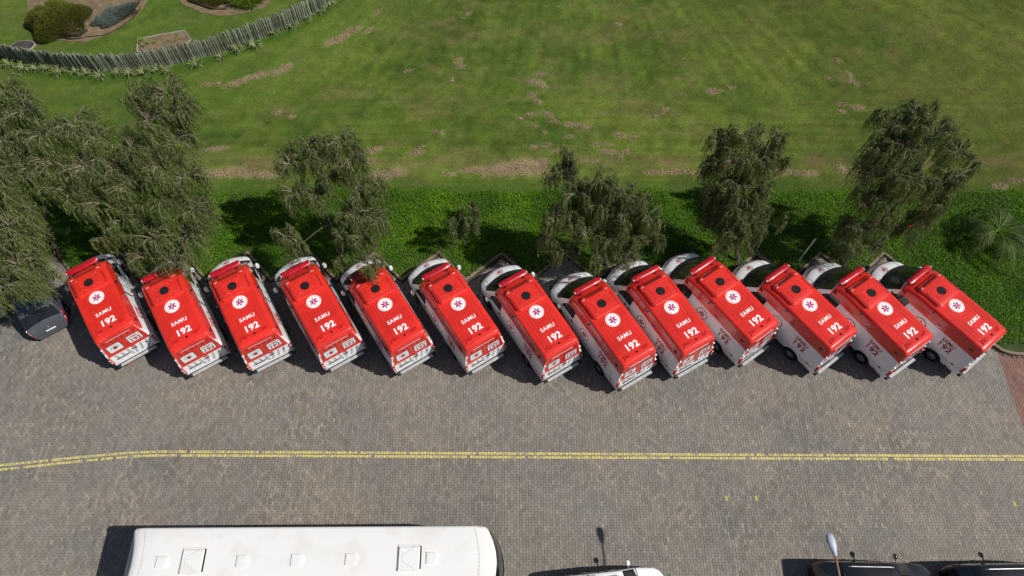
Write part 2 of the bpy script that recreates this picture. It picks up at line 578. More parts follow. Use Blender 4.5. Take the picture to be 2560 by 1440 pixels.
# a few painted stones
painted = {}
for (px, py, mk) in ((1815, 1247, 'yellow_paver'), (1891, 1247, 'yellow_paver'), (2542, 1260, 'yellow_paver'), (1670, 1438, 'green_paver')):
    g = G(px, py)
    painted[int(np.argmin((PX - g[0]) ** 2 + (PY - g[1]) ** 2))] = mk
# the 300 nearest stones in free view between the parked vehicles are separate parts
free = ((PX > 0.15) & (PX < 1.6) | (PX > 6.2) & (PX < 10.6)) & (PY > 2.62)
order = np.argsort(np.where(free, PY, 99))
single = [int(i) for i in order[:300 - len(painted)] if int(i) not in painted]
single_set = np.zeros(n_p, bool); single_set[single] = True
for i in painted: single_set[i] = True
bulk = ~single_set
bx, by, bz, bt = PX[bulk], PY[bulk], zj[bulk], tone[bulk]
nb = len(bx)
top = np.zeros((nb, 10, 3), np.float32); low = np.zeros((nb, 10, 3), np.float32)
ang = rng.normal(0, 0.006, nb)
ca, sa = np.cos(ang)[:, None], np.sin(ang)[:, None]
for A, ol, zz in ((top, outline * 0.992, 0.0), (low, outline, -0.013)):
    A[:, :, 0] = bx[:, None] + ol[None, :, 0] * ca - ol[None, :, 1] * sa
    A[:, :, 1] = by[:, None] + ol[None, :, 0] * sa + ol[None, :, 1] * ca
    A[:, :, 2] = bz[:, None] + zz
V = np.concatenate([top, low], axis=1).reshape(-1, 3)
side = []
for k in range(10):
    side += [10 + k, 10 + (k + 1) % 10, (k + 1) % 10, k]
pat = np.array(list(range(10)) + side)
loops = (pat[None, :] + (np.arange(nb) * 20)[:, None]).ravel()
sizes = np.tile([10] + [4] * 10, nb)
me = fast_mesh('pavers', V, loops, sizes, True)
a = me.attributes.new('tone', 'FLOAT', 'FACE')
a.data.foreach_set('value', np.repeat(bt, 11).astype(np.float32))
pav_parent = bpy.data.objects['pavement']
o = link_mesh('pavers', me, M['paver'], pav_parent); o['kind'] = 'stuff'
unit = [(x * 0.992, y * 0.992, 0) for x, y in outline] + [(x, y, -0.013) for x, y in outline]
uf = [tuple(range(10))] + [tuple(side[4 * k:4 * k + 4]) for k in range(10)]
ume = pymesh('paver', unit, uf)
ume.materials.append(M['paver_one'])
for i in single:
    o = bpy.data.objects.new('paver', ume); COL.objects.link(o); o.parent = pav_parent
    o.location = (PX[i], PY[i], zj[i]); o['tone'] = float(tone[i])
for i, mk in painted.items():
    o = link_mesh('paver', pymesh('painted_paver', unit, uf), M[mk], pav_parent)
    o.location = (PX[i], PY[i], zj[i] + 0.001)
    o['label'] = 'single %s painted paver' % ('green' if 'green' in mk else 'yellow')

# painted double yellow line, worn away on many of the stones
for li, pts in enumerate((((0, 1163.5), (200, 1143), (330, 1131.5), (400, 1129), (700, 1130.5), (1280, 1134), (2560, 1140.5)),
                          ((0, 1174.5), (200, 1153), (330, 1141), (400, 1138.5), (700, 1139.5), (1280, 1143), (2560, 1149)))):
    W_ = np.array([G(*p)[:2] for p in pts])
    vs, fs, mi = [], [], []
    vs2, fs2 = [], []
    x = -24.0
    c0 = int(-24.0 / CW)
    for c in range(c0, int(25.2 / CW)):
        xc = c * CW
        y = float(np.interp(xc, W_[:, 0], W_[:, 1]))
        if xc < W_[0, 0]:
            y = W_[0, 1] + (xc - W_[0, 0]) * 0.12
        hw = CW / 2 - 0.008
        q = rng.random()
        if q < 0.03: continue
        ht = 0.052
        y0 = y - ht * rng.uniform(0.85, 1.05); y1 = y + ht * rng.uniform(0.85, 1.05)
        worn = q < 0.33 + 0.2 * (fbm(np.array([xc]), np.array([y]), 1.6, 55)[0] - 0.5)
        # break the stripe where the joint between two stones of this column falls
        off = (c % 2) * RL / 2
        jy = math.floor((y - off) / RL) * RL + RL / 2 + off
        segs = [(y0, y1)]
        if y0 + 0.012 < jy < y1 - 0.012: segs = [(y0, jy - 0.007), (jy + 0.007, y1)]
        for (a0, a1) in segs:
            b = len(vs2 if worn else vs)
            quad = [(xc - hw, a0, 0.006), (xc + hw, a0, 0.006), (xc + hw, a1, 0.006), (xc - hw, a1, 0.006)]
            if worn:
                vs2 += quad; fs2.append((b, b + 1, b + 2, b + 3))
            else:
                vs += quad; fs.append((b, b + 1, b + 2, b + 3))
    nfull = len(fs); off_ = len(vs)
    fs_all = fs + [tuple(i + off_ for i in f) for f in fs2]
    me = pymesh('painted_line', vs + vs2, fs_all, mats=[0] * nfull + [1] * len(fs2))
    o = link_mesh('painted_line', me, [M['yellow'], M['yellow_worn']])
    tag(o, kind='structure')

# ------------------------------------------------------------------ lawn
STEP = 0.13
gxs = np.arange(-38, 38.01, STEP); gys = np.arange(BED_Y - 0.05, 42, STEP)
XX, YY = np.meshgrid(gxs, gys, indexing='ij')
nzx, nzy = XX.shape
edge = vnoise(XX, YY * 0, 0.6, 5) * 0.16
YYe = YY.copy()
ZZ = 0.10 + 0.03 * (fbm(XX, YY, 1.1, 3) - 0.5)
g_a = np.array([0.066, 0.106, 0.013]); g_b = np.array([0.108, 0.152, 0.022]); g_c = np.array([0.034, 0.082, 0.009])
brown = np.array([0.20, 0.135, 0.07]); straw = np.array([0.36, 0.275, 0.17])
f1 = np.clip((fbm(XX, YY, 5.0, 31) - 0.32) * 2.6, 0, 1)[..., None]
f2 = np.clip((fbm(XX, YY, 1.6, 41) - 0.52) * 3.2, 0, 1)[..., None]
# streaks left by the mower: along x near the bed, fanning out further up
th = np.clip((YY - 24) / 10, 0, 1) * 1.0
cx, cy = 4.0, 52.0
rad_a = np.arctan2(XX - cx, cy - YY) * 26
rad_r = np.hypot(XX - cx, cy - YY)
st1 = fbm(XX * 0.10, YY * 3.0, 0.8, 61)
st2 = fbm(rad_a * 2.2, rad_r * 0.10, 0.8, 71)
wst = np.clip((YY - 25) / 4, 0, 1)
st = st1 * (1 - wst) + st2 * wst
f3 = np.clip((st - 0.5) * 2.6, -1, 1)[..., None]
C = g_a * (1 - f1) + g_b * f1
C = C * (1 - 0.65 * f2) + g_c * 0.65 * f2
C = C * (1 + 0.26 * f3)
f4 = (fbm(XX, YY, 0.45, 131, 3) - 0.5)[..., None]; f5 = np.clip((fbm(XX, YY * 2.0, 0.7, 141, 4) - 0.56) * 4, 0, 1)[..., None]
C = C * (1 + 0.85 * f4)
C = C * (1 - 0.38 * f5) + np.array([0.20, 0.165, 0.07]) * 0.38 * f5
# sun-bleached thin turf drifts
br = np.clip((fbm(XX, YY * 1.6, 2.4, 81) - 0.56) * 3.0, 0, 1) * 0.35
# thatch strip beside the bed
strip = np.exp(-((YY - 22.15 - 0.25 * (fbm(XX, YY, 4, 91) - 0.5)) / 0.42) ** 2) * np.clip((fbm(XX, YY, 1.2, 95) - 0.36) * 3.5, 0, 1) * 0.62
br = np.maximum(br, strip)[..., None]
C = C * (1 - br) + brown * br
# greener garden side
gard = np.clip((-XX - 9 + (YY - 28) * 0.9) / 4, 0, 1) * np.clip((YY - 24) / 3, 0, 1)
C = C * (1 - 0.4 * gard[..., None]) + np.array([0.085, 0.145, 0.02]) * 0.4 * gard[..., None]
# lush margin by the bed and weeds along the fence foot
mg = (np.clip(1 - (YY - BED_Y - .25) / .9, 0, 1) * .75)[..., None]
C = C * (1 - mg) + np.array([0.042, 0.088, 0.010]) * mg
FX = np.array([G(x, y, .1)[:2] for x, y in ((-60, 118), (0, 138), (62, 158), (100, 164), (175, 174), (250, 179), (325, 176), (400, 166), (475, 151), (550, 131), (640, 99), (717, 71), (785, 38), (830, 8), (870, -24))])
fy = np.interp(XX, FX[:, 0], FX[:, 1]); dfy = fy - YY
wd = (np.clip(1 - np.abs(dfy - .45) / .62 + .8 * (fbm(XX, YY, .5, 151) - .5), 0, 1) * (XX < FX[-1, 0]) * .75)[..., None]
C = C * (1 - wd) + np.array([0.030, 0.082, 0.007]) * wd
# duller olive to the right, cloud shade and vignette put into the grass colour
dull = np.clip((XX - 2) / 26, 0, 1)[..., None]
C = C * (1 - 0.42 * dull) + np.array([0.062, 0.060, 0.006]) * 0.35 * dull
# patches of raked clippings: (px, py, rx, ry, angle in the plan)
CL = [(600, 208, .95, .22, 25), (650, 192, .9, .25, 25), (705, 180, .65, .3, 30), (720, 168, .3, .15, 20), (850, 100, .7, .28, 32), (880, 82, .6, .25, 36),
      (830, 108, .5, .2, 30), (925, 80, .35, .15, 40), (945, 35, .4, .13, 45), (520, 215, .3, .15, 0), (545, 213, .25, .12, 0),
      (545, 438, 1.1, .3, 0), (600, 432, 1.0, .35, 0), (660, 440, .8, .3, 0), (960, 440, .7, .35, 5), (990, 435, .7, .3, 0), (1180, 430, .7, .2, 0),
      (1240, 432, .9, .33, 3), (1290, 422, 1.0, .5, 2), (1345, 425, .8, .42, 0), (1360, 410, .4, .25, 0), (1120, 438, .3, .15, 0),
      (920, 405, .35, .22, 10), (915, 382, .3, .18, 0), (940, 378, .35, .2, 10), (1040, 385, .45, .22, 15), (1055, 372, .3, .12, 40), (1085, 332, .15, .12, 0),
      (1105, 337, .15, .12, 0), (1335, 208, .5, .22, -10), (1350, 190, .4, .2, 0), (1330, 240, .3, .12, 0), (1345, 258, .3, .15, -40), (1370, 290, .3, .15, -35),
      (1385, 305, .35, .13, -30), (1330, 290, .25, .15, 0), (1335, 318, .2, .15, 0), (1360, 335, .2, .1, 0), (1435, 316, .6, .18, -8), (1460, 322, .3, .12, 0),
      (1550, 342, .35, .15, -15), (1583, 348, .2, .12, 0), (1505, 365, .5, .13, 0), (1518, 382, .5, .2, -5), (1548, 398, .2, .18, 0), (1562, 384, .3, .15, 0),
      (1370, 365, .3, .12, 0), (1336, 372, .2, .12, 0), (1660, 280, .3, .15, 35), (1640, 295, .2, .1, 20), (1785, 232, .6, .2, 0), (1828, 222, .25, .12, 0),
      (2090, 155, .3, .15, -30), (2118, 190, .25, .18, -50), (2130, 208, .4, .18, -25), (2065, 200, .2, .12, 0), (2110, 265, .4, .15, -20), (2142, 272, .4, .2, -15),
      (2100, 283, .25, .12, 0), (1145, 155, .4, .1, 30), (1130, 205, .15, .2, 0), (1155, 170, .2, .25, 60), (1020, 182, .3, .08, 15), (1170, 40, .4, .12, 45),
      (730, 295, .2, .15, 0), (697, 284, .2, .15, 0), (530, 378, .5, .15, 0), (560, 372, .3, .1, 0), (1640, 435, .6, .15, 0), (1700, 432, .8, .18, 0), (1745, 437, .4, .15, 0),
      (1960, 432, .5, .2, 0), (2010, 436, .7, .2, 0), (2100, 428, .3, .3, 60), (2130, 435, .5, .18, -15), (2500, 468, .4, .2, 0), (2530, 455, .5, .15, 0),
      (1545, 65, .2, .12, 0), (1360, 222, .2, .15, 0), (1300, 300, .2, .1, 0), (1420, 345, .3, .08, 0), (1480, 405, .5, .1, 0), (1400, 380, .4, .1, 0)]
SX, SY, ST = [], [], []
for (px, py, rx, ry, an) in CL:
    g = G(px, py); ca_, sa_ = math.cos(R(an)), math.sin(R(an))
    dx, dy = XX - g[0], YY - g[1]
    u = (dx * ca_ + dy * sa_) / rx; v = (-dx * sa_ + dy * ca_) / ry
    jit = 1.9 * (fbm(XX, YY, 0.42, 7) - 0.5)
    w = np.clip(1.35 - np.sqrt(u * u + v * v) * 1.1 + jit, 0, 1)[..., None] * 0.8
    C = C * (1 - w) + straw * w * 0.72 + w * 0.28 * C
    n = int(1300 * rx * ry + 60)
    a1 = rng.normal(0, 0.48, n) * rx; b1 = rng.normal(0, 0.5, n) * ry
    SX.append(g[0] + a1 * ca_ - b1 * sa_); SY.append(g[1] + a1 * sa_ + b1 * ca_)
    ST.append(np.clip(rng.normal(0.5, 0.25, n), 0, 1))
C = np.clip(C, 0.004, 0.8)
V = np.stack([XX, YY, ZZ], -1).reshape(-1, 3)
idx = np.arange(nzx * nzy).reshape(nzx, nzy)
q = np.stack([idx[:-1, :-1], idx[1:, :-1], idx[1:, 1:], idx[:-1, 1:]], -1).reshape(-1, 4)
me = fast_mesh('lawn', V, q, np.full(len(q), 4))
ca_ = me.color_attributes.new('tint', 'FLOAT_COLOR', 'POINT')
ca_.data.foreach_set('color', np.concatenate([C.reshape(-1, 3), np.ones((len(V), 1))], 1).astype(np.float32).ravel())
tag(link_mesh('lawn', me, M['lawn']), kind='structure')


def tris_from(P, D, L, Wd, up=None):
    """triangles: base centre P, tip direction D (unit), length L, width Wd"""
    n = len(P)
    s = rng.normal(size=(n, 3)); s -= D * (s * D).sum(1, keepdims=True)
    s /= np.linalg.norm(s, axis=1, keepdims=True) + 1e-9
    A = P - s * Wd[:, None] / 2; B = P + s * Wd[:, None] / 2; T = P + D * L[:, None]
    return np.stack([A, B, T], 1)


def unit(v):
    return v / (np.linalg.norm(v, axis=1, keepdims=True) + 1e-9)


# grass blades over the visible lawn
n = 110000
gx_ = rng.uniform(-32, 32, n); gy_ = rng.uniform(BED_Y, 35.5, n)
ok = (np.abs(gx_) < 17.5 + (gy_ - 2.5) * 0.42)
gx_, gy_ = gx_[ok], gy_[ok]; n = len(gx_)
P = np.stack([gx_, gy_, np.full(n, 0.10)], 1)
D = unit(np.stack([rng.normal(0, .7, n), rng.normal(0, .7, n), np.ones(n)], 1))
T = tris_from(P, D, rng.uniform(.03, .075, n), rng.uniform(.012, .022, n))
tn = np.clip(fbm(gx_, gy_, 1.6, 41) * -1.2 + 1.05 + rng.normal(0, .15, n), 0, 1)
tag(link_mesh('grass_blades', tri_mesh('grass_blades', T, tn), M['blade']),
    'short mown grass blades across the open lawn', 'grass', kind='stuff')

# dry clippings
sx_ = np.concatenate(SX); sy_ = np.concatenate(SY); st_ = np.concatenate(ST); n = len(sx_)
P = np.stack([sx_, sy_, 0.11 + rng.uniform(0, .05, n)], 1)
D = unit(np.stack([rng.normal(0, 1, n), rng.normal(0, 1, n), rng.uniform(-.1, .5, n)], 1))
T = tris_from(P, D, rng.uniform(.05, .13, n), rng.uniform(.015, .03, n))
tag(link_mesh('dry_clippings', tri_mesh('dry_clippings', T, st_), M['straw']),
    'tan dry mowings lying in raked patches and streaks on the lawn', 'dry grass', kind='stuff')

# leafy ground cover in the bed
n = 400000
gx_ = rng.uniform(-27, 28, n); gy_ = rng.uniform(12.0, BED_Y + 0.45, n)
thin = fbm(gx_, gy_, 1.5, 17)
nearkerb = np.clip((gy_ - kerb_y(gx_)) / 0.9, 0, 1)
ok = (gy_ > kerb_y(gx_) + 0.06) & (np.abs(gx_) < 17.5 + gy_ * 0.45) & (rng.random(n) < (0.25 + 0.75 * nearkerb) * np.clip(thin * 2.2, 0.3, 1))
ok &= gy_ < BED_Y - 0.05 + 0.5 * (fbm(gx_, gy_ * 0, 0.6, 23) - 0.4) + np.abs(rng.normal(0, .10, n))
gx_, gy_ = gx_[ok], gy_[ok]; n = len(gx_)
hump = 0.09 * fbm(gx_, gy_, 0.55, 27)
P = np.stack([gx_, gy_, 0.09 + hump + rng.uniform(0, .05, n)], 1)
D = unit(np.stack([rng.normal(0, 1, n), rng.normal(0, 1, n), rng.uniform(-.1, .6, n)], 1))
T = tris_from(P, D, rng.uniform(.045, .09, n), rng.uniform(.035, .055, n))
tn = np.clip(0.05 + 1.0 * fbm(gx_, gy_, 1.6, 29) + rng.normal(0, .10, n), 0, 1)
tag(link_mesh('ground_cover', tri_mesh('ground_cover', T, tn), M['cover']),
    'bright green low leafy ground cover filling the bed behind the kerb', 'ground cover', kind='stuff')

# brown leaf litter in the thin corners next to the kerb
n = 9000
gx_ = rng.uniform(-24, 19, n); lo_ = rng.random(n) < .45
gy_ = kerb_y(gx_) + np.where(lo_, -np.abs(rng.normal(0.0, 0.30, n)) - .03, np.abs(rng.normal(0.05, 0.35, n)) + 0.14)
P = np.stack([gx_, gy_, np.where(lo_, .008, .13)], 1)
D = unit(np.stack([rng.normal(0, 1, n), rng.normal(0, 1, n), rng.uniform(0, .3, n)], 1))
T = tris_from(P, D, rng.uniform(.04, .09, n), rng.uniform(.02, .04, n))
tag(link_mesh('leaf_litter', tri_mesh('leaf_litter', T, rng.random(n) * .6), M['litter']),
    'brown fallen leaves scattered in the bed along the kerb', 'leaf litter', kind='stuff')


# ------------------------------------------------------------------ vehicle shells
class Shell:
    """Lofted body. y is forward. Tables are lists of (y, value)."""
    NS = 15      # points in half a ring

    def __init__(s, ys, plan, zt, zb, belt, tum, cam, bow, rc=0.11, rear=None):
        s.ys = ys
        tb = lambda t: (np.array([p[0] for p in t]), np.array([p[1] for p in t]))
        s.plan, s.zt, s.zb, s.belt, s.bow = map(tb, (plan, zt, zb, belt, bow))
        s.tum, s.cam, s.rc = tum, cam, rc
        s.rear = tb(rear) if rear else None

    @staticmethod
    def _i(t, y): return float(np.interp(y, t[0], t[1]))

    def half(s, y):
        w, zt, zb = s._i(s.plan, y), s._i(s.zt, y), s._i(s.zb, y)
        rc = min(s.rc, (zt - zb) * 0.3)
        belt = min(s._i(s.belt, y), zt - rc - 0.02)
        tz = zt - rc
        def xw(z):
            if z < zb + 0.22: return w * (1 - 0.05 * (1 - (z - zb) / 0.22) ** 2)
            if z <= belt: return w
            return w * (1 - s.tum * (z - belt))
        zs = [zb, zb + 0.06, zb + 0.16, zb + 0.16 + (belt - zb - .16) * .5, belt,
              belt + (tz - belt) * .25, belt + (tz - belt) * .5, belt + (tz - belt) * .75, tz]
        pts = [(xw(z), z) for z in zs]
        ht = xw(tz)
        pts += [(ht - rc * .12, tz + rc * .5), (ht - rc * .5, tz + rc * .88)]
        xi = ht - rc
        cm = s.cam
        for f in (1.0, 0.7, 0.35, 0.0):
            pts.append((xi * f, zt + cm * (1 - f * f)))
        return pts

    def ring(s, y):
        h = s.half(y)
        w = s._i(s.plan, y); b = s._i(s.bow, y); zt = s._i(s.zt, y)
        out = []
        for (x, z) in [(-x, z) for x, z in h] + h[::-1][1:]:
            yy = y - b * (x / w) ** 2
            if s.rear is not None:
                yy -= s._i(s.rear, y) * (s.zt[1].max() - z)
            out.append((x, yy, z))
        return out

    def at(s, y, u):
        r = s.ring(y)
        i = int(min(max(math.floor(u), 0), len(r) - 2)); f = u - i
        return Vector(r[i]).lerp(Vector(r[i + 1]), f)

    def nrm(s, y, u):
        e = 0.02
        a = s.at(y + e, u) - s.at(y - e, u)
        b = s.at(y, min(u + .05, 2 * s.NS - 2)) - s.at(y, max(u - .05, 0))
        n = a.cross(b)
        if n.length < 1e-9: return Vector((0, 0, 1))
        n.normalize()
        return n if (n.dot(Vector((s.at(y, u).x, 0, s.at(y, u).z - 0.9))) > 0) else -n

    def body(s):
        rings = [s.ring(y) for y in s.ys]
        n = len(rings[0])
        vs = [p for r in rings for p in r]
        fs = []
        for i in range(len(rings) - 1):
            for j in range(n - 1):
                fs.append((i * n + j, i * n + j + 1, (i + 1) * n + j + 1, (i + 1) * n + j))
            fs.append((i * n + n - 1, i * n, (i + 1) * n, (i + 1) * n + n - 1))
        fs.append(tuple(range(n - 1, -1, -1)))
        b = (len(rings) - 1) * n
        fs.append(tuple(range(b, b + n)))
        return vs, fs

    def patch(s, y0, y1, u0, u1, off=0.006, ny=10, nu=10, y0b=None, y1b=None):
        """surface patch; y0b/y1b: the y limits at the u1 side, for slanted ends"""
        vs = []; fs = []
        y0b = y0 if y0b is None else y0b; y1b = y1 if y1b is None else y1b
        tys = set(round(i / ny, 4) for i in range(ny + 1))
        for yy in s.ys:
            q = (yy - y0) / (y1 - y0)
            if 0.002 < q < .998: tys.add(round(q, 4))
        tus = set(round(j / nu, 4) for j in range(nu + 1))
        for uu in range(2 * s.NS - 1):
            q = (uu - u0) / (u1 - u0)
            if 0.002 < q < .998: tus.add(round(q, 4))
        tys = sorted(tys); tus = sorted(tus)
        ny, nu = len(tys) - 1, len(tus) - 1
        def P(i, j, o):
            t = tus[j]
            a = y0 + (y0b - y0) * t; b = y1 + (y1b - y1) * t
            y = a + (b - a) * tys[i]; u = u0 + (u1 - u0) * t
            return tuple(s.at(y, u) + s.nrm(y, u) * o)
        m = nu + 1
        for i in range(ny + 1):
            for j in range(m):
                vs.append(P(i, j, off))
        for i in range(ny):
            for j in range(nu):
                fs.append((i * m + j, i * m + j + 1, (i + 1) * m + j + 1, (i + 1) * m + j))
        per = [j for j in range(m)] + [i * m + nu for i in range(1, ny + 1)] + \
              [ny * m + j for j in range(nu - 1, -1, -1)] + [i * m for i in range(ny - 1, 0, -1)]
        b0 = len(vs)
        for k in per:
            i, j = divmod(k, m)
            vs.append(P(i, j, -.004))
        for k in range(len(per)):
            k2 = (k + 1) % len(per)
            fs.append((per[k], per[k2], b0 + k2, b0 + k))
        return vs, fs

    def side(s, y, z, sg, off=0.0):
        h = s.half(y)[:9]
        zs = [p[1] for p in h]; x_ = [p[0] for p in h]
        x = float(np.interp(z, zs, x_))
        yy = y - s._i(s.bow, y) * (x / s._i(s.plan, y)) ** 2
        if s.rear is not None: yy -= s._i(s.rear, y) * (s.zt[1].max() - z)
        return Vector((sg * (x + off), yy, z))

    def top(s, x, y, off=0.0):
        h = s.half(y)
        xt = h[11][0]
        z = s._i(s.zt, y) + s.cam * (1 - (x / xt) ** 2)
        yy = y - s._i(s.bow, y) * (x / s._i(s.plan, y)) ** 2
        return Vector((x, yy, z + off))


def put(name, vf, mat, parent, smooth=True, angle=35):
    me = pymesh(name, vf[0], vf[1], smooth, angle)
    return link_mesh(name, me, mat, parent)


_txt = {}
def text_vf(body, size, bold=0.0, space=1.0):
    key = (body, size, bold, space)
    if key in _txt: return _txt[key]
    cu = bpy.data.curves.new('t', 'FONT')
    cu.body = body; cu.size = size; cu.align_x = 'CENTER'; cu.align_y = 'CENTER'
    cu.offset = bold; cu.space_character = space; cu.resolution_u = 3; cu.fill_mode = 'FRONT'
    ob = bpy.data.objects.new('t', cu)
    COL.objects.link(ob)
    dg = bpy.context.evaluated_depsgraph_get()
    me = bpy.data.meshes.new_from_object(ob.evaluated_get(dg))
    vs = [tuple(v.co) for v in me.vertices]; fs = [tuple(p.vertices) for p in me.polygons]
    bpy.data.objects.remove(ob); bpy.data.curves.remove(cu); bpy.data.meshes.remove(me)
    _txt[key] = (vs, fs)
    return vs, fs


def mapped(name, vf, fn, mat, parent):
    vs = [tuple(fn(v[0], v[1])) for v in vf[0]]
    return put(name, (vs, vf[1]), mat, parent, False)


def disc_vf(r, n=32, rings=1):
    vs = [(0, 0, 0)]; fs = []
    for k in range(1, rings + 1):
        vs += [(r * k / rings * math.cos(2 * math.pi * i / n), r * k / rings * math.sin(2 * math.pi * i / n), 0) for i in range(n)]
    for i in range(n): fs.append((0, 1 + i, 1 + (i + 1) % n))
    for k in range(1, rings):
        a, b = 1 + (k - 1) * n, 1 + k * n
        for i in range(n): fs.append((a + i, b + i, b + (i + 1) % n, a + (i + 1) % n))
    return vs, fs


def ring_vf(r0, r1, n=36, a0=0, a1=360):
    vs = []; fs = []
    full = abs(a1 - a0) >= 360
    m = n if full else n + 1
    for i in range(m):
        t = R(a0 + (a1 - a0) * i / n)
        vs += [(r0 * math.cos(t), r0 * math.sin(t), 0), (r1 * math.cos(t), r1 * math.sin(t), 0)]
    for i in range(n):
        j = (i + 1) % m
        fs.append((2 * i, 2 * i + 1, 2 * j + 1, 2 * j))
    return vs, fs


def star_vf(L, a):
    vs = [(0, 0, 0)]
    for k in range(6):
        t = R(60 * k + 90)
        c, s_ = math.cos(t), math.sin(t)
        vs += [(c * L + s_ * a, s_ * L - c * a, 0), (c * L - s_ * a, s_ * L + c * a, 0)]
        t2 = t + R(30)
        vs.append((math.cos(t2) * 2 * a, math.sin(t2) * 2 * a, 0))
    n = len(vs) - 1
    return vs, [(0, 1 + i, 1 + (i + 1) % n) for i in range(n)]


def staff_vf(L, a):
    vs = []; fs = []
    def rect(x0, y0, x1, y1):
        b = len(vs); vs.extend([(x0, y0, 0), (x1, y0, 0), (x1, y1, 0), (x0, y1, 0)]); fs.append((b, b + 1, b + 2, b + 3))
    rect(-a * .14, -L * .8, a * .14, L * .85)
    rect(a * .2, L * .25, a * .62, L * .42); rect(-a * .62, -L * .02, -a * .2, L * .15); rect(a * .2, -L * .35, a * .55, -L * .2)
    return vs, fs


def arc_text_vf(body, size, rad, start):
    vs, fs = text_vf(body, size, 0.0, 1.05)
    out = []
    for (a, b, c) in vs:
        t = R(start) - a / rad
        out.append((math.cos(t) * (rad + b), math.sin(t) * (rad + b), 0))
    return out, fs


def emblem(parent, fn, r, disc=True, ring=None, star='magenta', text=True, name='emblem'):
    """fn(a, b, off) maps emblem plane to the body"""
    if disc:
        e = mapped(name, disc_vf(r, 36, 3), lambda a, b: fn(a, b, .007), M['print_white'], parent)
        p = e
        mapped('star', star_vf(r * .54, r * .125), lambda a, b: fn(a, b, .011), M[star], p)
    else:
        e = mapped(name, star_vf(r * .54, r * .125), lambda a, b: fn(a, b, .009), M[star], parent)
        p = e
    mapped('staff', staff_vf(r * .5, r * .155), lambda a, b: fn(a, b, .014), M['print_white'], p)
    if ring:
        mapped('ring', ring_vf(r * ring[0], r * ring[1], 40, ring[2], ring[3]), lambda a, b: fn(a, b, .012), M[ring[4]], p)
    if text:
        mapped('lettering', arc_text_vf('SERVI\u00c7O DE ATENDIMENTO M\u00d3VEL DE URG\u00caNCIA', r * .175, r * .84, 90),
               lambda a, b: fn(a, b, .013), M['orange'], p)
    return e


def rounded_rect_vf(w, h, r, n=5):
    pts = []
    for (cx_, cy_, a0) in ((w / 2 - r, h / 2 - r, 0), (-w / 2 + r, h / 2 - r, 90), (-w / 2 + r, -h / 2 + r, 180), (w / 2 - r, -h / 2 + r, 270)):
        for i in range(n + 1):
            t = R(a0 + 90 * i / n)
            pts.append((cx_ + r * math.cos(t), cy_ + r * math.sin(t), 0))
    return [(0, 0, 0)] + pts, [(0, 1 + i, 1 + (i + 1) % len(pts)) for i in range(len(pts))]


def wheel(parent, x, y, r=0.34, w=0.22, out=1):
    wd = MB()
    prof = [(-.5, .8), (-.5, .94), (-.38, 1.0), (.38, 1.0), (.5, .94), (.5, .8), (.5, .62)]
    n = 24; vs = []; fs = []
    for (a, b) in prof:
        for i in range(n):
            t = 2 * math.pi * i / n
            vs.append((a * w * out, math.cos(t) * b * r, math.sin(t) * b * r))
    for k in range(len(prof) - 1):
        for i in range(n):
            fs.append((k * n + i, k * n + (i + 1) % n, (k + 1) * n + (i + 1) % n, (k + 1) * n + i))
    wh = empty_part('wheel', parent, (x, y, r))
    put('tyre', (vs, fs), M['rubber'], wh, True, 40)
    rm = MB()
    rm.cyl((out * w * .20, 0, 0), (out * w * .34, 0, 0), r * .63, n=24)
    for i in range(8):
        t = 2 * math.pi * i / 8
        rm.box(out * w * .38, math.cos(t) * r * .40, math.sin(t) * r * .40, w * .12, r * .16, r * .16)
    rm.cyl((out * w * .34, 0, 0), (out * w * .5, 0, 0), r * .2, r * .14, n=12)
    rm.build('rim', M['steel'], wh)
    return wh


def empty_part(name, parent, loc):
    """a small hub mesh that carries the pieces of a part"""
    mb = MB().cyl((-.03, 0, 0), (.03, 0, 0), .05, n=8)
    o = mb.build(name, M['black'], parent)
    o.location = loc
    return o


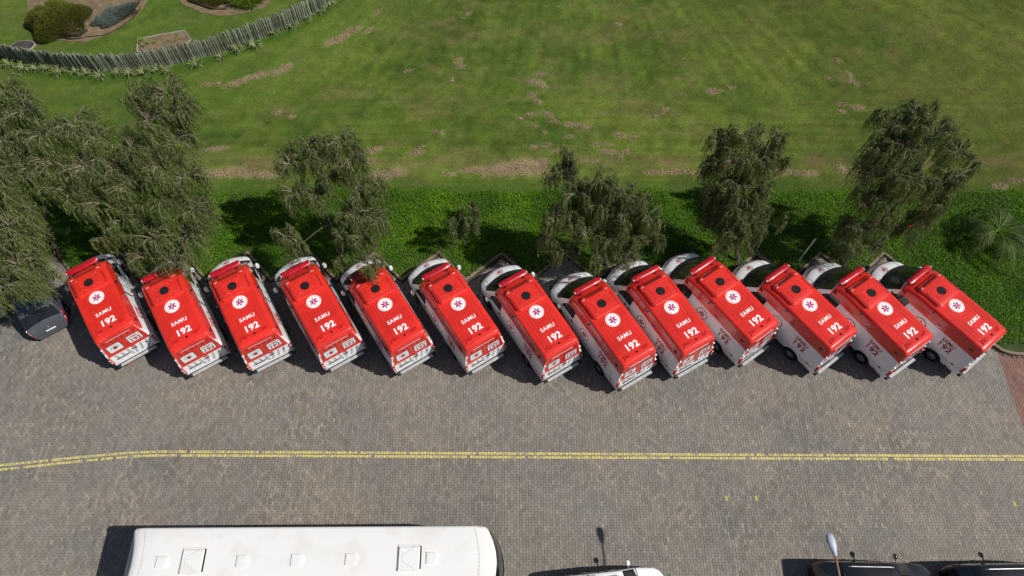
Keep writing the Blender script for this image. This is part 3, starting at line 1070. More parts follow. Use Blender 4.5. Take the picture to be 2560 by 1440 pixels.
# ------------------------------------------------------------------ ambulance
def make_van():
    root = empty('ambulance')
    ys = [-2.78, -2.76, -2.68, -2.3, -1.6, -.9, -.2, .3, .55, .75, .95, 1.1, 1.25, 1.5, 1.75, 1.9, 2.0, 2.15, 2.35, 2.5, 2.6, 2.66, 2.69]
    S = Shell(ys,
              plan=[(-2.78, .93), (-2.76, .975), (-2.68, 1.0), (-2, 1.02), (.9, 1.02), (1.6, 1.0), (2.1, .995), (2.4, .985), (2.55, .955), (2.66, .90), (2.69, .85)],
              zt=[(-2.78, 2.40), (-2.76, 2.44), (-2.68, 2.49), (-2.3, 2.51), (.3, 2.50), (.6, 2.46), (.85, 2.38), (1.1, 2.22), (1.25, 2.05), (1.9, 1.40), (1.98, 1.35), (2.15, 1.29), (2.35, 1.20), (2.5, 1.08), (2.6, .96), (2.66, .84), (2.69, .70)],
              zb=[(-2.8, .42), (-1, .34), (2.0, .30), (2.69, .33)],
              belt=[(-3, 1.28), (3, 1.28)], tum=0.165, cam=0.03,
              bow=[(-2.8, .0), (-2.3, 0), (.3, 0), (1.0, .12), (1.6, .22), (2.1, .27), (2.7, .32)], rc=0.13,
              rear=[(-2.78, .075), (-2.68, .07), (-2.2, 0.0)])
    put('body', S.body(), M['white'], root, True, 38)
    U = 2 * S.NS - 2          # last ring index (28); centre = 14
    # red high roof with the band down both sides
    put('roof', S.patch(-2.7795, 1.16, 6.75, U - 6.75, .007, 40, 26), M['red'], root, True, 40)
    for sg in (-1, 1):
        u0, u1 = (6.15, 6.77) if sg < 0 else (U - 6.77, U - 6.15)
        ya, yb = (.55, 1.1) if sg < 0 else (1.1, .55)
        put('side_band', S.patch(-2.7795, ya, u0, u1, .0055, 24, 5, y1b=yb), M['red'], root, True, 40)
    # windscreen with its black lower border
    put('windscreen', S.patch(1.22, 1.76, 9.6, U - 9.6, .008, 10, 16), M['wind_glass'], root)
    put('scuttle', S.patch(1.74, 2.03, 9.2, U - 9.2, .014, 6, 16), M['black'], root)
    wp = MB()
    for (x0, x1) in ((-.35, .3), (.15, .72)):
        p = [S.top(x0 + (x1 - x0) * t, 1.93 - .22 * t, .03) for t in np.linspace(0, 1, 6)]
        wp.tube(p, .010, 4)
    wp.build('wiper', M['black'], root)
    # dark frame seam between bonnet and wings
    for sg in (-1, 1):
        b = MB().tube([S.top(sg * .70, y, .004) for y in (2.05, 2.2, 2.38)], .008, 4)
        b.build('bonnet_seam', M['grey_film'], root)
        # headlight on the corner
        ua, ub = (4.2, 8.5) if sg < 0 else (U - 8.5, U - 4.2)
        put('headlight', S.patch(2.33, 2.60, ua, ub, .006, 5, 5), M['lens'], root)
    # grille and front bumper
    put('front_bumper', S.patch(1.95, 2.685, .3, U - .3, .02, 10, 3), M['white'], root) if False else None
    g = MB().box(0, 2.66, .62, 1.1, .06, .22).box(0, 2.655, .42, 1.5, .08, .12)
    g.build('grille', M['black'], root)
    # side windows, seams, handles, mirrors
    def panel(pts, sg, off, name, mat, par):
        """flat panel on the body side from (y, z) outline, fan from centre"""
        n = len(pts)
        cy_ = sum(p[0] for p in pts) / n; cz_ = sum(p[1] for p in pts) / n
        vs = [S.side(cy_, cz_, sg, off)] + [S.side(y, z, sg, off) for y, z in pts] + [S.side(y, z, sg, -.004) for y, z in pts]
        fs = [(0, 1 + i, 1 + (i + 1) % n) for i in range(n)] + [(1 + i, 1 + n + i, 1 + n + (i + 1) % n, 1 + (i + 1) % n) for i in range(n)]
        return put(name, ([tuple(v) for v in vs], fs), mat, par, False)
    for sg in (-1, 1):
        win = [(.50, 1.40), (1.40, 1.36), (1.52, 1.42), (1.30, 1.70), (1.12, 1.86), (.98, 1.93), (.56, 1.95), (.47, 1.87)]
        panel(win, sg, .012, 'side_window', M['glass'], root)
        # seams
        for y in (.38, 1.62) + ((-.95,) if sg > 0 else ()):
            z1 = 1.95 if y < 1 else 1.25
            m = MB().tube([S.side(y, z, sg, .001) for z in np.linspace(.5, z1, 6)], .007, 4)
            m.build('door_seam', M['grey_film'], root)
        MB().box(*S.side(.52, 1.22, sg, .02), .035, .16, .035).build('door_handle', M['black'], root)
        MB().box(*S.side(.22, 1.30, sg, .01), .012, .05, .07).build('fuel_flap', M['grey_film'], root)
        # rubbing strip and lower crease
        MB().tube([S.side(y, .80, sg, .002) for y in np.linspace(-2.6, 1.5, 8)], .012, 4).build('side_moulding', M['grey_film'], root)
        # mirror
        mx = sg
        p0 = S.side(1.42, 1.38, sg, 0)
        mi = MB()
        mi.cyl(p0, (p0.x + sg * .14, p0.y + .02, 1.42), .03, .03, 8)
        vs, fs = [], []
        for k, (yy, sc) in enumerate(((-.05, .9), (-.03, 1.0), (.05, .95), (.10, .7), (.12, .35))):
            for i in range(10):
                t = 2 * math.pi * i / 10
                vs.append((p0.x + sg * .19 + math.cos(t) * .085 * sc, p0.y + yy, 1.42 + math.sin(t) * .15 * sc))
        for k in range(4):
            for i in range(10):
                fs.append((k * 10 + i, k * 10 + (i + 1) % 10, (k + 1) * 10 + (i + 1) % 10, (k + 1) * 10 + i))
        fs += [tuple(range(9, -1, -1)), tuple(range(40, 50))]
        mo = mi.build('mirror', M['black'], root)
        put('mirror_shell', ([(v[0], v[1] + .012, v[2] + .012) for v in vs], fs), M['white'], mo, True, 50)
        # lamps along the upper band
        for y in (1.02, -2.42):
            MB().box(*S.side(y, 2.12, sg, .012), .03, .15, .09).build('side_lamp', M['glass'], root)
        MB().box(*S.side(-.98, 1.98, sg, .02), .04, .14, .10).build('scene_lamp', M['alu'], root)
        for y, z in ((.28, 2.05), (-2.0, 2.02)):
            f = [(y - .12, z - .06), (y + .12, z - .06), (y + .12, z + .06), (y - .12, z + .06)]
            for (a, b) in zip(f, f[1:] + f[:1]):
                pass
            MB().tube([S.side(p[0], p[1], sg, .004) for p in f + [f[0]]], .006, 4).build('vent_outline', M['red'], root)
        # little black clearance lamp standing off the roof edge
        q = S.side(-.44, 2.33, sg, 0)
        MB().cyl(q, (q.x + sg * .07, q.y, 2.40), .018, .018, 6).box(q.x + sg * .085, q.y, 2.42, .07, .10, .06, ch=.015).build('marker_lamp', M['black'], root)
        # wheels and arches
        for y in (-1.72, 1.62):
            n = 18
            a = [(y + math.cos(t) * .42, .34 + math.sin(t) * .42) for t in np.linspace(0, math.pi, n)]
            pts = [(p, max(z, .345)) for p, z in a]
            panel(pts, sg, .004, 'wheel_arch', M['rubber'], root)
            wheel(root, sg * .93, y, .34, .22, sg)
        # lower side: red reflectors and sill
        MB().box(*S.side(-2.35, .47, sg, .01), .02, .14, .06).build('reflector', M['tail'], root)
        MB().box(*S.side(-.9, .38, sg, -.05), .12, 1.9, .10).build('side_sill', M['black'], root)
        MB().box(*S.side(-2.42, .86, sg, .008), .01, .12, .05).build('sticker', M['black'], root)
        MB().box(*S.side(-2.62, .98, sg, .008), .01, .03, .03).build('cap', M['black'], root)
        # emblem and lettering on the side
        fn = lambda a, b, off, sg=sg: S.side(-.40 + sg * a, 1.42 + b, sg, off)
        emblem(root, fn, .29, ring=(.88, 1.0, 0, 360, 'crimson'), star='crimson', text=False)
        mapped('lettering', text_vf('SAMU', .24, .006), lambda a, b, sg=sg: S.side(-1.75 + sg * a, 1.63 + b, sg, .009), M['orange'] if False else M['tail'], root)
        mapped('lettering', text_vf('192', .40, .012, 1.1), lambda a, b, sg=sg: S.side(-1.75 + sg * a, 1.33 + b, sg, .009), M['crimson'], root)
    # sliding-door window on the right side, frosted, with black rim
    w2 = [(-.72, 1.38), (.28, 1.38), (.33, 1.45), (.30, 1.86), (.22, 1.92), (-.62, 1.92), (-.78, 1.80), (-.80, 1.45)]
    wf = panel(w2, 1, .012, 'side_window', M['black'], root)
    for (a, b) in ((-.72, -.30), (-.24, .24)):
        panel([(a, 1.42), (b, 1.42), (b, 1.87), (a + (.06 if a < -.5 else 0), 1.87)], 1, .018, 'pane', M['frost'], wf)
    # roof: dark red lines standing in for groove shade, panel frame, lettering, emblem
    for x in (-.60, -.46, .46, .60):
        MB().tube([S.top(x, y, .004) for y in np.linspace(-2.38, -.62, 8)], .009, 5).build('roof_groove_shade', M['darkred'], root)
    for x in (-.30, .30):
        MB().tube([S.top(x, y, .004) for y in np.linspace(-1.22, -.62, 5)], .008, 5).build('roof_groove_shade', M['darkred'], root)
    fr = [(-.36, -1.42), (.36, -1.42), (.40, -1.46), (.40, -1.84), (.36, -1.88), (-.36, -1.88), (-.40, -1.84), (-.40, -1.46), (-.36, -1.42)]
    MB().tube([S.top(x, y, .004) for x, y in fr], .009, 5).build('roof_panel_frame', M['darkred'], root)
    MB().tube([S.top(x, -1.32, .004) for x in np.linspace(-.45, .45, 5)], .008, 5).build('roof_groove_shade', M['darkred'], root)
    MB().tube([S.top(x, -1.95, .004) for x in (-.70, -.55, -.42)], .008, 5).build('roof_groove_shade', M['darkred'], root)
    mapped('lettering', text_vf('SAMU', .235, .006, 1.12), lambda a, b: S.top(a, -1.66 + b, .012), M['print_white'], root)
    mapped('lettering', text_vf('192', .40, .016, 1.08), lambda a, b: S.top(a, -2.17 + b, .012), M['print_white'], root)
    emblem(root, lambda a, b, off: S.top(a, -.82 + b, off + .004), .31)
    # rear spoiler trough with lamps
    MB().box(0, -2.50, 2.525, 1.22, .17, .05, ch=.03).build('rear_fairing', M['red'], root)
    MB().box(0, -2.40, 2.535, 1.20, .03, .006).build('trough_gap', M['darkred'], root)
    for x in (-.42, .42):
        MB().box(x, -2.50, 2.557, .17, .07, .02, ch=.008).build('rear_lamp', M['tail'], root)
    MB().cyl((.03, -2.50, 2.54), (.03, -2.50, 2.60), .05, .035, 10).build('antenna_base', M['black'], root)
    MB().tube([(-.62, -2.70, 2.485), (0, -2.735, 2.51), (.62, -2.70, 2.485)], .010, 6).build('gutter', M['red'], root)
    # air conditioning unit
    ac = MB()
    ol = lambda hx, y0, y1, z, r: [(x_, y_, z) for x_, y_ in (
        (-hx + r, y0), (hx - r, y0), (hx, y0 + r), (hx, y1 - r), (hx - r, y1), (-hx + r, y1), (-hx, y1 - r), (-hx, y0 + r))]
    L0 = ol(.70, -.50, .72, 2.50, .12); L1 = ol(.66, -.46, .62, 2.600, .10); L2 = ol(.62, -.43, .52, 2.620, .09); L3 = ol(.54, -.36, .40, 2.632, .08)
    ac.v = L0 + L1 + L2 + L3
    for k in range(3):
        for i in range(8):
            j = (i + 1) % 8
            ac.f.append((k * 8 + i, k * 8 + j, (k + 1) * 8 + j, (k + 1) * 8 + i))
    ac.f.append(tuple(range(24, 32)))
    acu = ac.build('air_conditioner', M['red'], root, True, 22)
    # raised inner deck
    MB().box(.02, .02, 2.632, .84, .56, .02, ch=.012).build('ac_deck', M['red'], acu)
    fan = MB().cyl((0, 0, 2.63), (0, 0, 2.660), .195, .19, 28)
    fo = fan.build('fan_grille', M['rubber'], acu)
    fr_ = MB()
    for rr_ in (.05, .10, .15):
        fr_.add([(rr_ * math.cos(t), rr_ * math.sin(t), 2.663) for t in np.linspace(0, 2 * math.pi, 25)[:-1]] +
                [((rr_ + .008) * math.cos(t), (rr_ + .008) * math.sin(t), 2.663) for t in np.linspace(0, 2 * math.pi, 25)[:-1]],
                [(i, 24 + i, 24 + (i + 1) % 24, (i + 1) % 24) for i in range(24)])
    if True:
        fr_.build('fan_ring', M['black'], acu)
    sl = MB()
    for i in range(15):
        x = -.42 + .84 * i / 14
        sl.box(x, .555, 2.613, .034, .12, .016)
    for sg in (-1, 1):
        for i in range(9):
            y = -.36 + .62 * i / 8
            sl.box(sg * .615, y, 2.620, .10, .030, .012)
    sl.build('vent_slots', M['rubber'], acu, kind='stuff')
    sc_ = MB()
    for (x, y) in ((-.40, .33), (.40, .33), (-.40, -.3), (.40, -.3), (0, .33), (-.3, 0.2), (.3, .2), (-.28, -.22), (.30, -.22), (.22, .3), (-.2, -.3), (.16, -.3)):
        sc_.cyl((x, y, 2.635), (x, y, 2.648), .010, .008, 6)
    sc_.build('screws', M['lens'], acu, kind='stuff')
    for x in (-.56, .56):
        MB().tube([(x - .05, .50, 2.61), (x, .53, 2.615), (x + .06, .50, 2.61)], .016, 5).build('trim', M['lens'], acu)
    # light bar
    bar = MB()
    n = 12; vs = []; fs = []
    for k, (x, s_) in enumerate(((-.69, .35), (-.67, .75), (-.60, 1.0), (-.2, 1.0), (.2, 1.0), (.60, 1.0), (.67, .75), (.69, .35))):
        for i in range(n):
            t = 2 * math.pi * i / n
            vs.append((x, 1.05 + math.cos(t) * .15 * s_, 2.50 + math.sin(t) * .085 * s_))
    for k in range(7):
        for i in range(n):
            fs.append((k * n + i, k * n + (i + 1) % n, (k + 1) * n + (i + 1) % n, (k + 1) * n + i))
    fs += [tuple(range(n - 1, -1, -1)), tuple(range(7 * n, 8 * n))]
    lb = put('light_bar', (vs, fs), M['bar'], root, True, 50)
    mm = MB()
    for x in (-.46, -.28, -.1, .1, .28, .46):
        mm.box(x, 1.05, 2.586, .12, .10, .008)
    mm.build('lamp_module', M['darkred'], lb)
    for x in (-.45, .45):
        MB().box(x, .93, 2.42, .07, .14, .10).build('bar_foot', M['black'], lb)
    for x in (-.66, .66):
        MB().box(x, 1.0, 2.56, .035, .08, .025).build('bar_cap', M['lens'], lb)
    # bonnet print
    emblem(root, lambda a, b, off: S.top(a, 2.21 + b, off + .004), .17, disc=False, ring=(.80, .92, -170, 100, 'crimson'), star='crimson', text=False)
    mapped('lettering', text_vf('AMBUL\u00c2NCIA', .20, .008, 1.02), lambda a, b: S.top(a * 1.0, 2.50 + b * .55, .012), M['crimson'], root)
    # ---------------- rear face
    zmax = 2.51
    def RR(x, z, off=0.0):
        return Vector((x, -2.78 - .075 * (zmax - z) - off, z))
    def rquad(pts, off, name, mat, par, nx=4):
        n_ = len(pts)
        cx_ = sum(p[0] for p in pts) / n_; cz_ = sum(p[1] for p in pts) / n_
        vs = [RR(cx_, cz_, off)] + [RR(x, z, off) for x, z in pts] + [RR(x, z, -.004) for x, z in pts]
        fs = [(0, 1 + (i + 1) % n_, 1 + i) for i in range(n_)] + [(1 + i, 1 + (i + 1) % n_, 1 + n_ + (i + 1) % n_, 1 + n_ + i) for i in range(n_)]
        return put(name, ([tuple(v) for v in vs], fs), mat, par, False)
    for sg in (-1, 1):
        door = rquad([(sg * .008, .62), (sg * .90, .62), (sg * .90, 1.28), (sg * .765, 2.28), (sg * .72, 2.39), (sg * .012, 2.44)], .012, 'rear_door', M['white'], root)
        red = rquad([(sg * .004, 1.24), (sg * .896, 1.24), (sg * .895, 1.30), (sg * .767, 2.282), (sg * .722, 2.392), (sg * .004, 2.442)], .017, 'red_film', M['red'], door)
        # darker diagonal stripes above, grey ones below
        for k in range(3):
            x0 = .10 + .24 * k
            rquad([(sg * x0, 2.24), (sg * (x0 + .10), 2.24), (sg * (x0 + .03), 2.0), (sg * (x0 - .07), 2.0)], .019, 'dark_stripe', M['darkred'], door)
            rquad([(sg * (.02 + .25 * k + .10), 1.20), (sg * (.02 + .25 * k + .20), 1.20), (sg * (.02 + .25 * k + .10), .72), (sg * (.02 + .25 * k), .72)], .016, 'grey_stripe', M['grey_film'], door)
        cx_ = sg * .42
        fr = mapped('window_frame', rounded_rect_vf(.60, .52, .07), lambda a, b: RR(cx_ + a * (1 - .05 * b), 1.68 + b, .023), M['black'], door)
        mapped('pane', rounded_rect_vf(.55, .47, .055), lambda a, b: RR(cx_ + a * (1 - .05 * b), 1.68 + b, .027), M['frost'], door)
        if sg < 0:
            mapped('star', star_vf(.105, .030), lambda a, b: RR(cx_ + .02 + a, 1.68 + b, .031), M['crimson'], door)
            mapped('ring', ring_vf(.165, .18, 24, 10, 190), lambda a, b: RR(cx_ + .02 + a, 1.66 + b, .031), M['crimson'], door)
        else:
            mapped('lettering', text_vf('SAMU', .175, .002, 1.05), lambda a, b: RR(cx_ + a, 1.79 + b, .031), M['tail'], door)
            mapped('lettering', text_vf('192', .27, .010, 1.15), lambda a, b: RR(cx_ + a, 1.575 + b, .031), M['crimson'], door)
        # hinges and corner trim
        for z in (1.42, 1.9):
            MB().box(*RR(sg * (.93 - (z - 1.28) * .13), z, .02), .07, .05, .08).build('hinge', M['white'], root)
        # tail light stacked at the corner
        tl = MB()
        p = RR(sg * .945, .98, .02)
        tl.box(p.x, p.y, .98, .10, .10, .42)
        t_ = tl.build('tail_light', M['darkred'], root)
        for k, mt in enumerate(('lens', 'tail', 'lens', 'tail')):
            MB().box(p.x + sg * .004, p.y - .018, 1.13 - .095 * k, .085, .09, .072).build('lens', M[mt], t_)
    MB().box(*RR(0, 2.24, .025), 1.0, .02, .014).build('rear_light_strip', M['grey_film'], root)
    rquad([(.03, 1.17), (.20, 1.17), (.20, 1.225), (.03, 1.225)], .024, 'red_tab', M['crimson'], root)
    MB().box(*RR(.11, 1.08, .04), .20, .03, .04).build('rear_handle', M['black'], root)
    MB().box(*RR(.62, 1.04, .02), .07, .02, .07).build('badge', M['black'], root)
    MB().box(*RR(-.44, .93, .03), .56, .03, .035).build('plate_lamp_strip', M['black'], root)
    MB().box(*RR(-.44, .83, .02), .42, .015, .13).build('number_plate', M['print_white'], root)
    bp = MB()
    bp.box(0, -2.98, .50, 1.86, .14, .16, ch=.03)
    bo = bp.build('rear_bumper', M['black'], root)
    MB().box(.0, -3.04, .565, 1.56, .13, .045, ch=.012).build('rear_step', M['step'], bo)
    MB().box(-.5, -3.06, .45, .10, .06, .03).build('reflector', M['tail'], bo)
    MB().box(0, -1.9, .42, 1.6, 2.0, .1).build('underbody', M['rubber'], root)
    return root


fans = [(221, 706), (410, 726), (582, 719), (764, 718), (939, 722), (1121, 721), (1316, 740), (1505, 759), (1653, 729), (1801, 704), (1990, 722), (2181, 733), (2356.5, 727.5)]
nums = [(270, 803), (459, 828), (627, 814), (817, 812), (1001, 823), (1187, 821), (1385, 842), (1579, 864), (1726, 831), (1889, 802), (2087, 823), (2274, 832), (2459, 822)]
van_labels = [
    'leftmost ambulance van, red roof, white lower body, parked right beside the dark grey hatchback',
    'ambulance van second from the left, its windscreen corner hidden under the drooping big tree',
    'ambulance van third from the left, bonnet emblem showing beside the light bar',
    'ambulance van fourth from the left, a clump of hanging twigs brushing its bonnet',
    'ambulance van with leafy twigs hanging over its roof fan, fifth from the left',
    'ambulance van whose bonnet points at the small sparse tree, sixth from the left',
    'ambulance van in the middle, seventh from the left, next to a bare kerb corner',
    'ambulance van sticking out furthest towards the yellow line, branches over its light bar',
    'ambulance van ninth from the left, just right of the one sticking out furthest',
    'ambulance van pulled in deepest, its tail stopping shortest of its neighbours, tenth from the left',
    'ambulance van third from the right end, front pointing left of the first thin sign',
    'ambulance van second from the right end, bonnet between the two thin signs',
    'rightmost ambulance van, parked along the grass and the curved kerb']
van0 = make_van()
for i, (f, n_) in enumerate(zip(fans, nums)):
    a = G(*f, 2.66); b = G(*n_, 2.53)
    hd = (a - b)[:2]; hd /= np.linalg.norm(hd)
    yaw = math.atan2(-hd[0], hd[1])
    # the fan and the number are 2.17 m apart; centre the error
    mid = (a[:2] + b[:2]) / 2 + hd * 1.085
    o = van0 if i == 0 else copy_tree(van0)
    o.location = (mid[0], mid[1], 0)
    o.rotation_euler = (0, 0, yaw)
    tag(o, van_labels[i], 'ambulance', 'ambulances parked in a slanting row')


# ------------------------------------------------------------------ cars
def make_car(name, L, W_, Hh, paint, kind='hatch', suv=False):
    root = empty(name)
    h = L / 2
    hood = .98 if not suv else 1.12
    belt = .92 if not suv else 1.08
    zt = [(-h, .62), (-h + .05, .80), (-h + .12, belt + .02), (-h + .50, Hh - .10), (-h + .75, Hh), (.25, Hh), (.45, Hh - .05), (h - 1.15, hood + .02), (h - 1.05, hood - .03), (h - .35, hood - .14), (h - .12, hood - .26), (h - .03, .62), (h, .52)]
    plan = [(-h, W_ * .40), (-h + .05, W_ * .44), (-h + .2, W_ * .48), (-h + .7, W_ * .5), (h - .9, W_ * .5), (h - .35, W_ * .47), (h - .1, W_ * .41), (h, W_ * .33)]
    ys = sorted(set([round(p[0], 4) for p in zt] + [round(p[0], 4) for p in plan] + [-.6, -.2, .05, .7]))
    S = Shell(ys, plan, zt, [(-h, .28), (h, .24)], [(-h, belt), (h, belt - .06)], .30 if not suv else .2, .04,
              [(-h, .10), (-h + .5, .04), (0, 0), (.4, .10), (h - 1, .20), (h, .25)], rc=.10)
    put('body', S.body(), paint, root, True, 35)
    U = 2 * S.NS - 2
    put('windscreen', S.patch(.40, h - 1.2, 9.8, U - 9.8, .006, 6, 10), M['glass'], root)
    put('rear_window', S.patch(-h + .19, -h + .52, 9.8, U - 9.8, .006, 5, 10), M['glass'], root)
    for sg in (-1, 1):
        u0, u1 = (4.5, 7.9) if sg < 0 else (U - 7.9, U - 4.5)
        for (a, b, a2, b2) in ((-h + .75, -.15, -h + .95, -.15), (-.08, .85, -.08, .45)):
            if sg < 0:
                put('side_window', S.patch(a, b, u0, u1, .006, 6, 5, y0b=a2, y1b=b2), M['glass'], root)
            else:
                put('side_window', S.patch(a2, b2, u0, u1, .006, 6, 5, y0b=a, y1b=b), M['glass'], root)
        ul, ur = (3.2, 6.0) if sg < 0 else (U - 6.0, U - 3.2)
        tl = put('tail_light', S.patch(-h + .02, -h + .34, ul - .6, ur + .6, .014, 5, 5), M['tail'], root)
        put('lens', S.patch(-h + .07, -h + .16, ul + .6, ur - .6, .022, 3, 3), M['lens'], tl)
        put('headlight', S.patch(h - .34, h - .08, ul, ur, .008, 5, 5), M['lens'], root)
        p = S.side(.78, belt + .04, sg, 0)
        m = MB().cyl(p, (p.x + sg * .10, p.y, p.z + .02), .025, .025, 6)
        mo = m.build('mirror', M['black'], root)
        vs, fs = [], []
        for k, (yy, sc) in enumerate(((-.05, .8), (-.02, 1.0), (.05, .8), (.08, .4))):
            for i in range(10):
                t = 2 * math.pi * i / 10
                vs.append((p.x + sg * .19 + math.cos(t) * .11 * sc, p.y + yy, p.z + .05 + math.sin(t) * .075 * sc))
        for k in range(3):
            for i in range(10):
                fs.append((k * 10 + i, k * 10 + (i + 1) % 10, (k + 1) * 10 + (i + 1) % 10, (k + 1) * 10 + i))
        fs += [tuple(range(9, -1, -1)), tuple(range(30, 40))]
        put('mirror_shell', (vs, fs), paint, mo, True, 50)
        for y in (.12, -.95):
            MB().box(*S.side(y, belt - .10, sg, .015), .03, .15, .03).build('door_handle', paint, root)
        for y in (-.12, .92, -1.05):
            MB().tube([S.side(y, z, sg, .001) for z in np.linspace(.35, belt, 5)], .006, 4).build('door_seam', M['black'], root)
        for y in (-h + .78, h - .80):
            n = 14
            pts = [(y + math.cos(t) * .36, max(.30, .31 + math.sin(t) * .36)) for t in np.linspace(0, math.pi, n)]
            vs = [S.side(y, .4, sg, .004)] + [S.side(a, b, sg, .004) for a, b in pts]
            put('wheel_arch', ([tuple(v) for v in vs], [(0, 1 + i, 1 + (i + 1) % n) for i in range(n)]), M['rubber'], root, False)
            wheel(root, sg * (W_ / 2 - .10), y, .31, .19, sg)
        if suv:
            MB().tube([(sg * W_ * .36, y, z) for y, z in ((-h + .8, Hh + .02), (-h + .9, Hh + .07), (.1, Hh + .07), (.2, Hh + .02))], .018, 6).build('roof_rail', M['alu'], root)
    MB().box(0, -h - .055, .56, .42, .02, .12).build('number_plate', M['print_white'], root)
    MB().cyl((0, -h - .01, .80), (0, -h - .05, .80), .055, .055, 14).build('badge', M['alu'], root)
    MB().box(0, -h - .0, .42, W_ * .84, .10, .20, ch=.03).build('rear_bumper', paint, root)
    MB().box(0, -h + .62, Hh + .02, W_ * .5, .04, .03).build('spoiler', paint, root)
    MB().tube([(.0, -h + .9, Hh + .02), (0, -h + .75, Hh + .20)], .006, 4).build('antenna', M['black'], root)
    return root


hatch = make_car('hatchback', 3.75, 1.66, 1.46, M['cargrey'])
hatch.location = (-21.45, 14.1, 0); hatch.rotation_euler = (0, 0, R(36))
tag(hatch, 'dark grey hatchback with red tail lights parked left of the first ambulance', 'car')
sil = make_car('parked_car', 4.2, 1.72, 1.46, M['carsilver'])
sil.location = (-24.55, 14.75, 0); sil.rotation_euler = (0, 0, R(37))
tag(sil, 'greenish silver car at the far left edge, mostly under the branches', 'car')
wc = make_car('parked_car', 4.3, 1.80, 1.58, M['white'], suv=True)
wc.location = (3.72, 1.72, 0); wc.rotation_euler = (0, 0, R(-90 + 6))
tag(wc, 'white car with roof rails and mirror at the bottom edge, right of the bus', 'car')
b1 = make_car('sport_utility_car', 4.45, 1.86, 1.70, M['carblack'], suv=True)
b1.location = (13.45, 1.98, 0); b1.rotation_euler = (0, 0, R(-90 - 1))
tag(b1, 'black car at the bottom edge under the street lamp arm', 'car', 'black cars along the bottom edge')
b2 = make_car('sport_utility_car', 4.6, 1.9, 1.72, M['carblack'], suv=True)
b2.location = (18.42, 1.92, 0); b2.rotation_euler = (0, 0, R(-90 + 1))
tag(b2, 'black car in the bottom right corner, behind the other black car', 'car', 'black cars along the bottom edge')


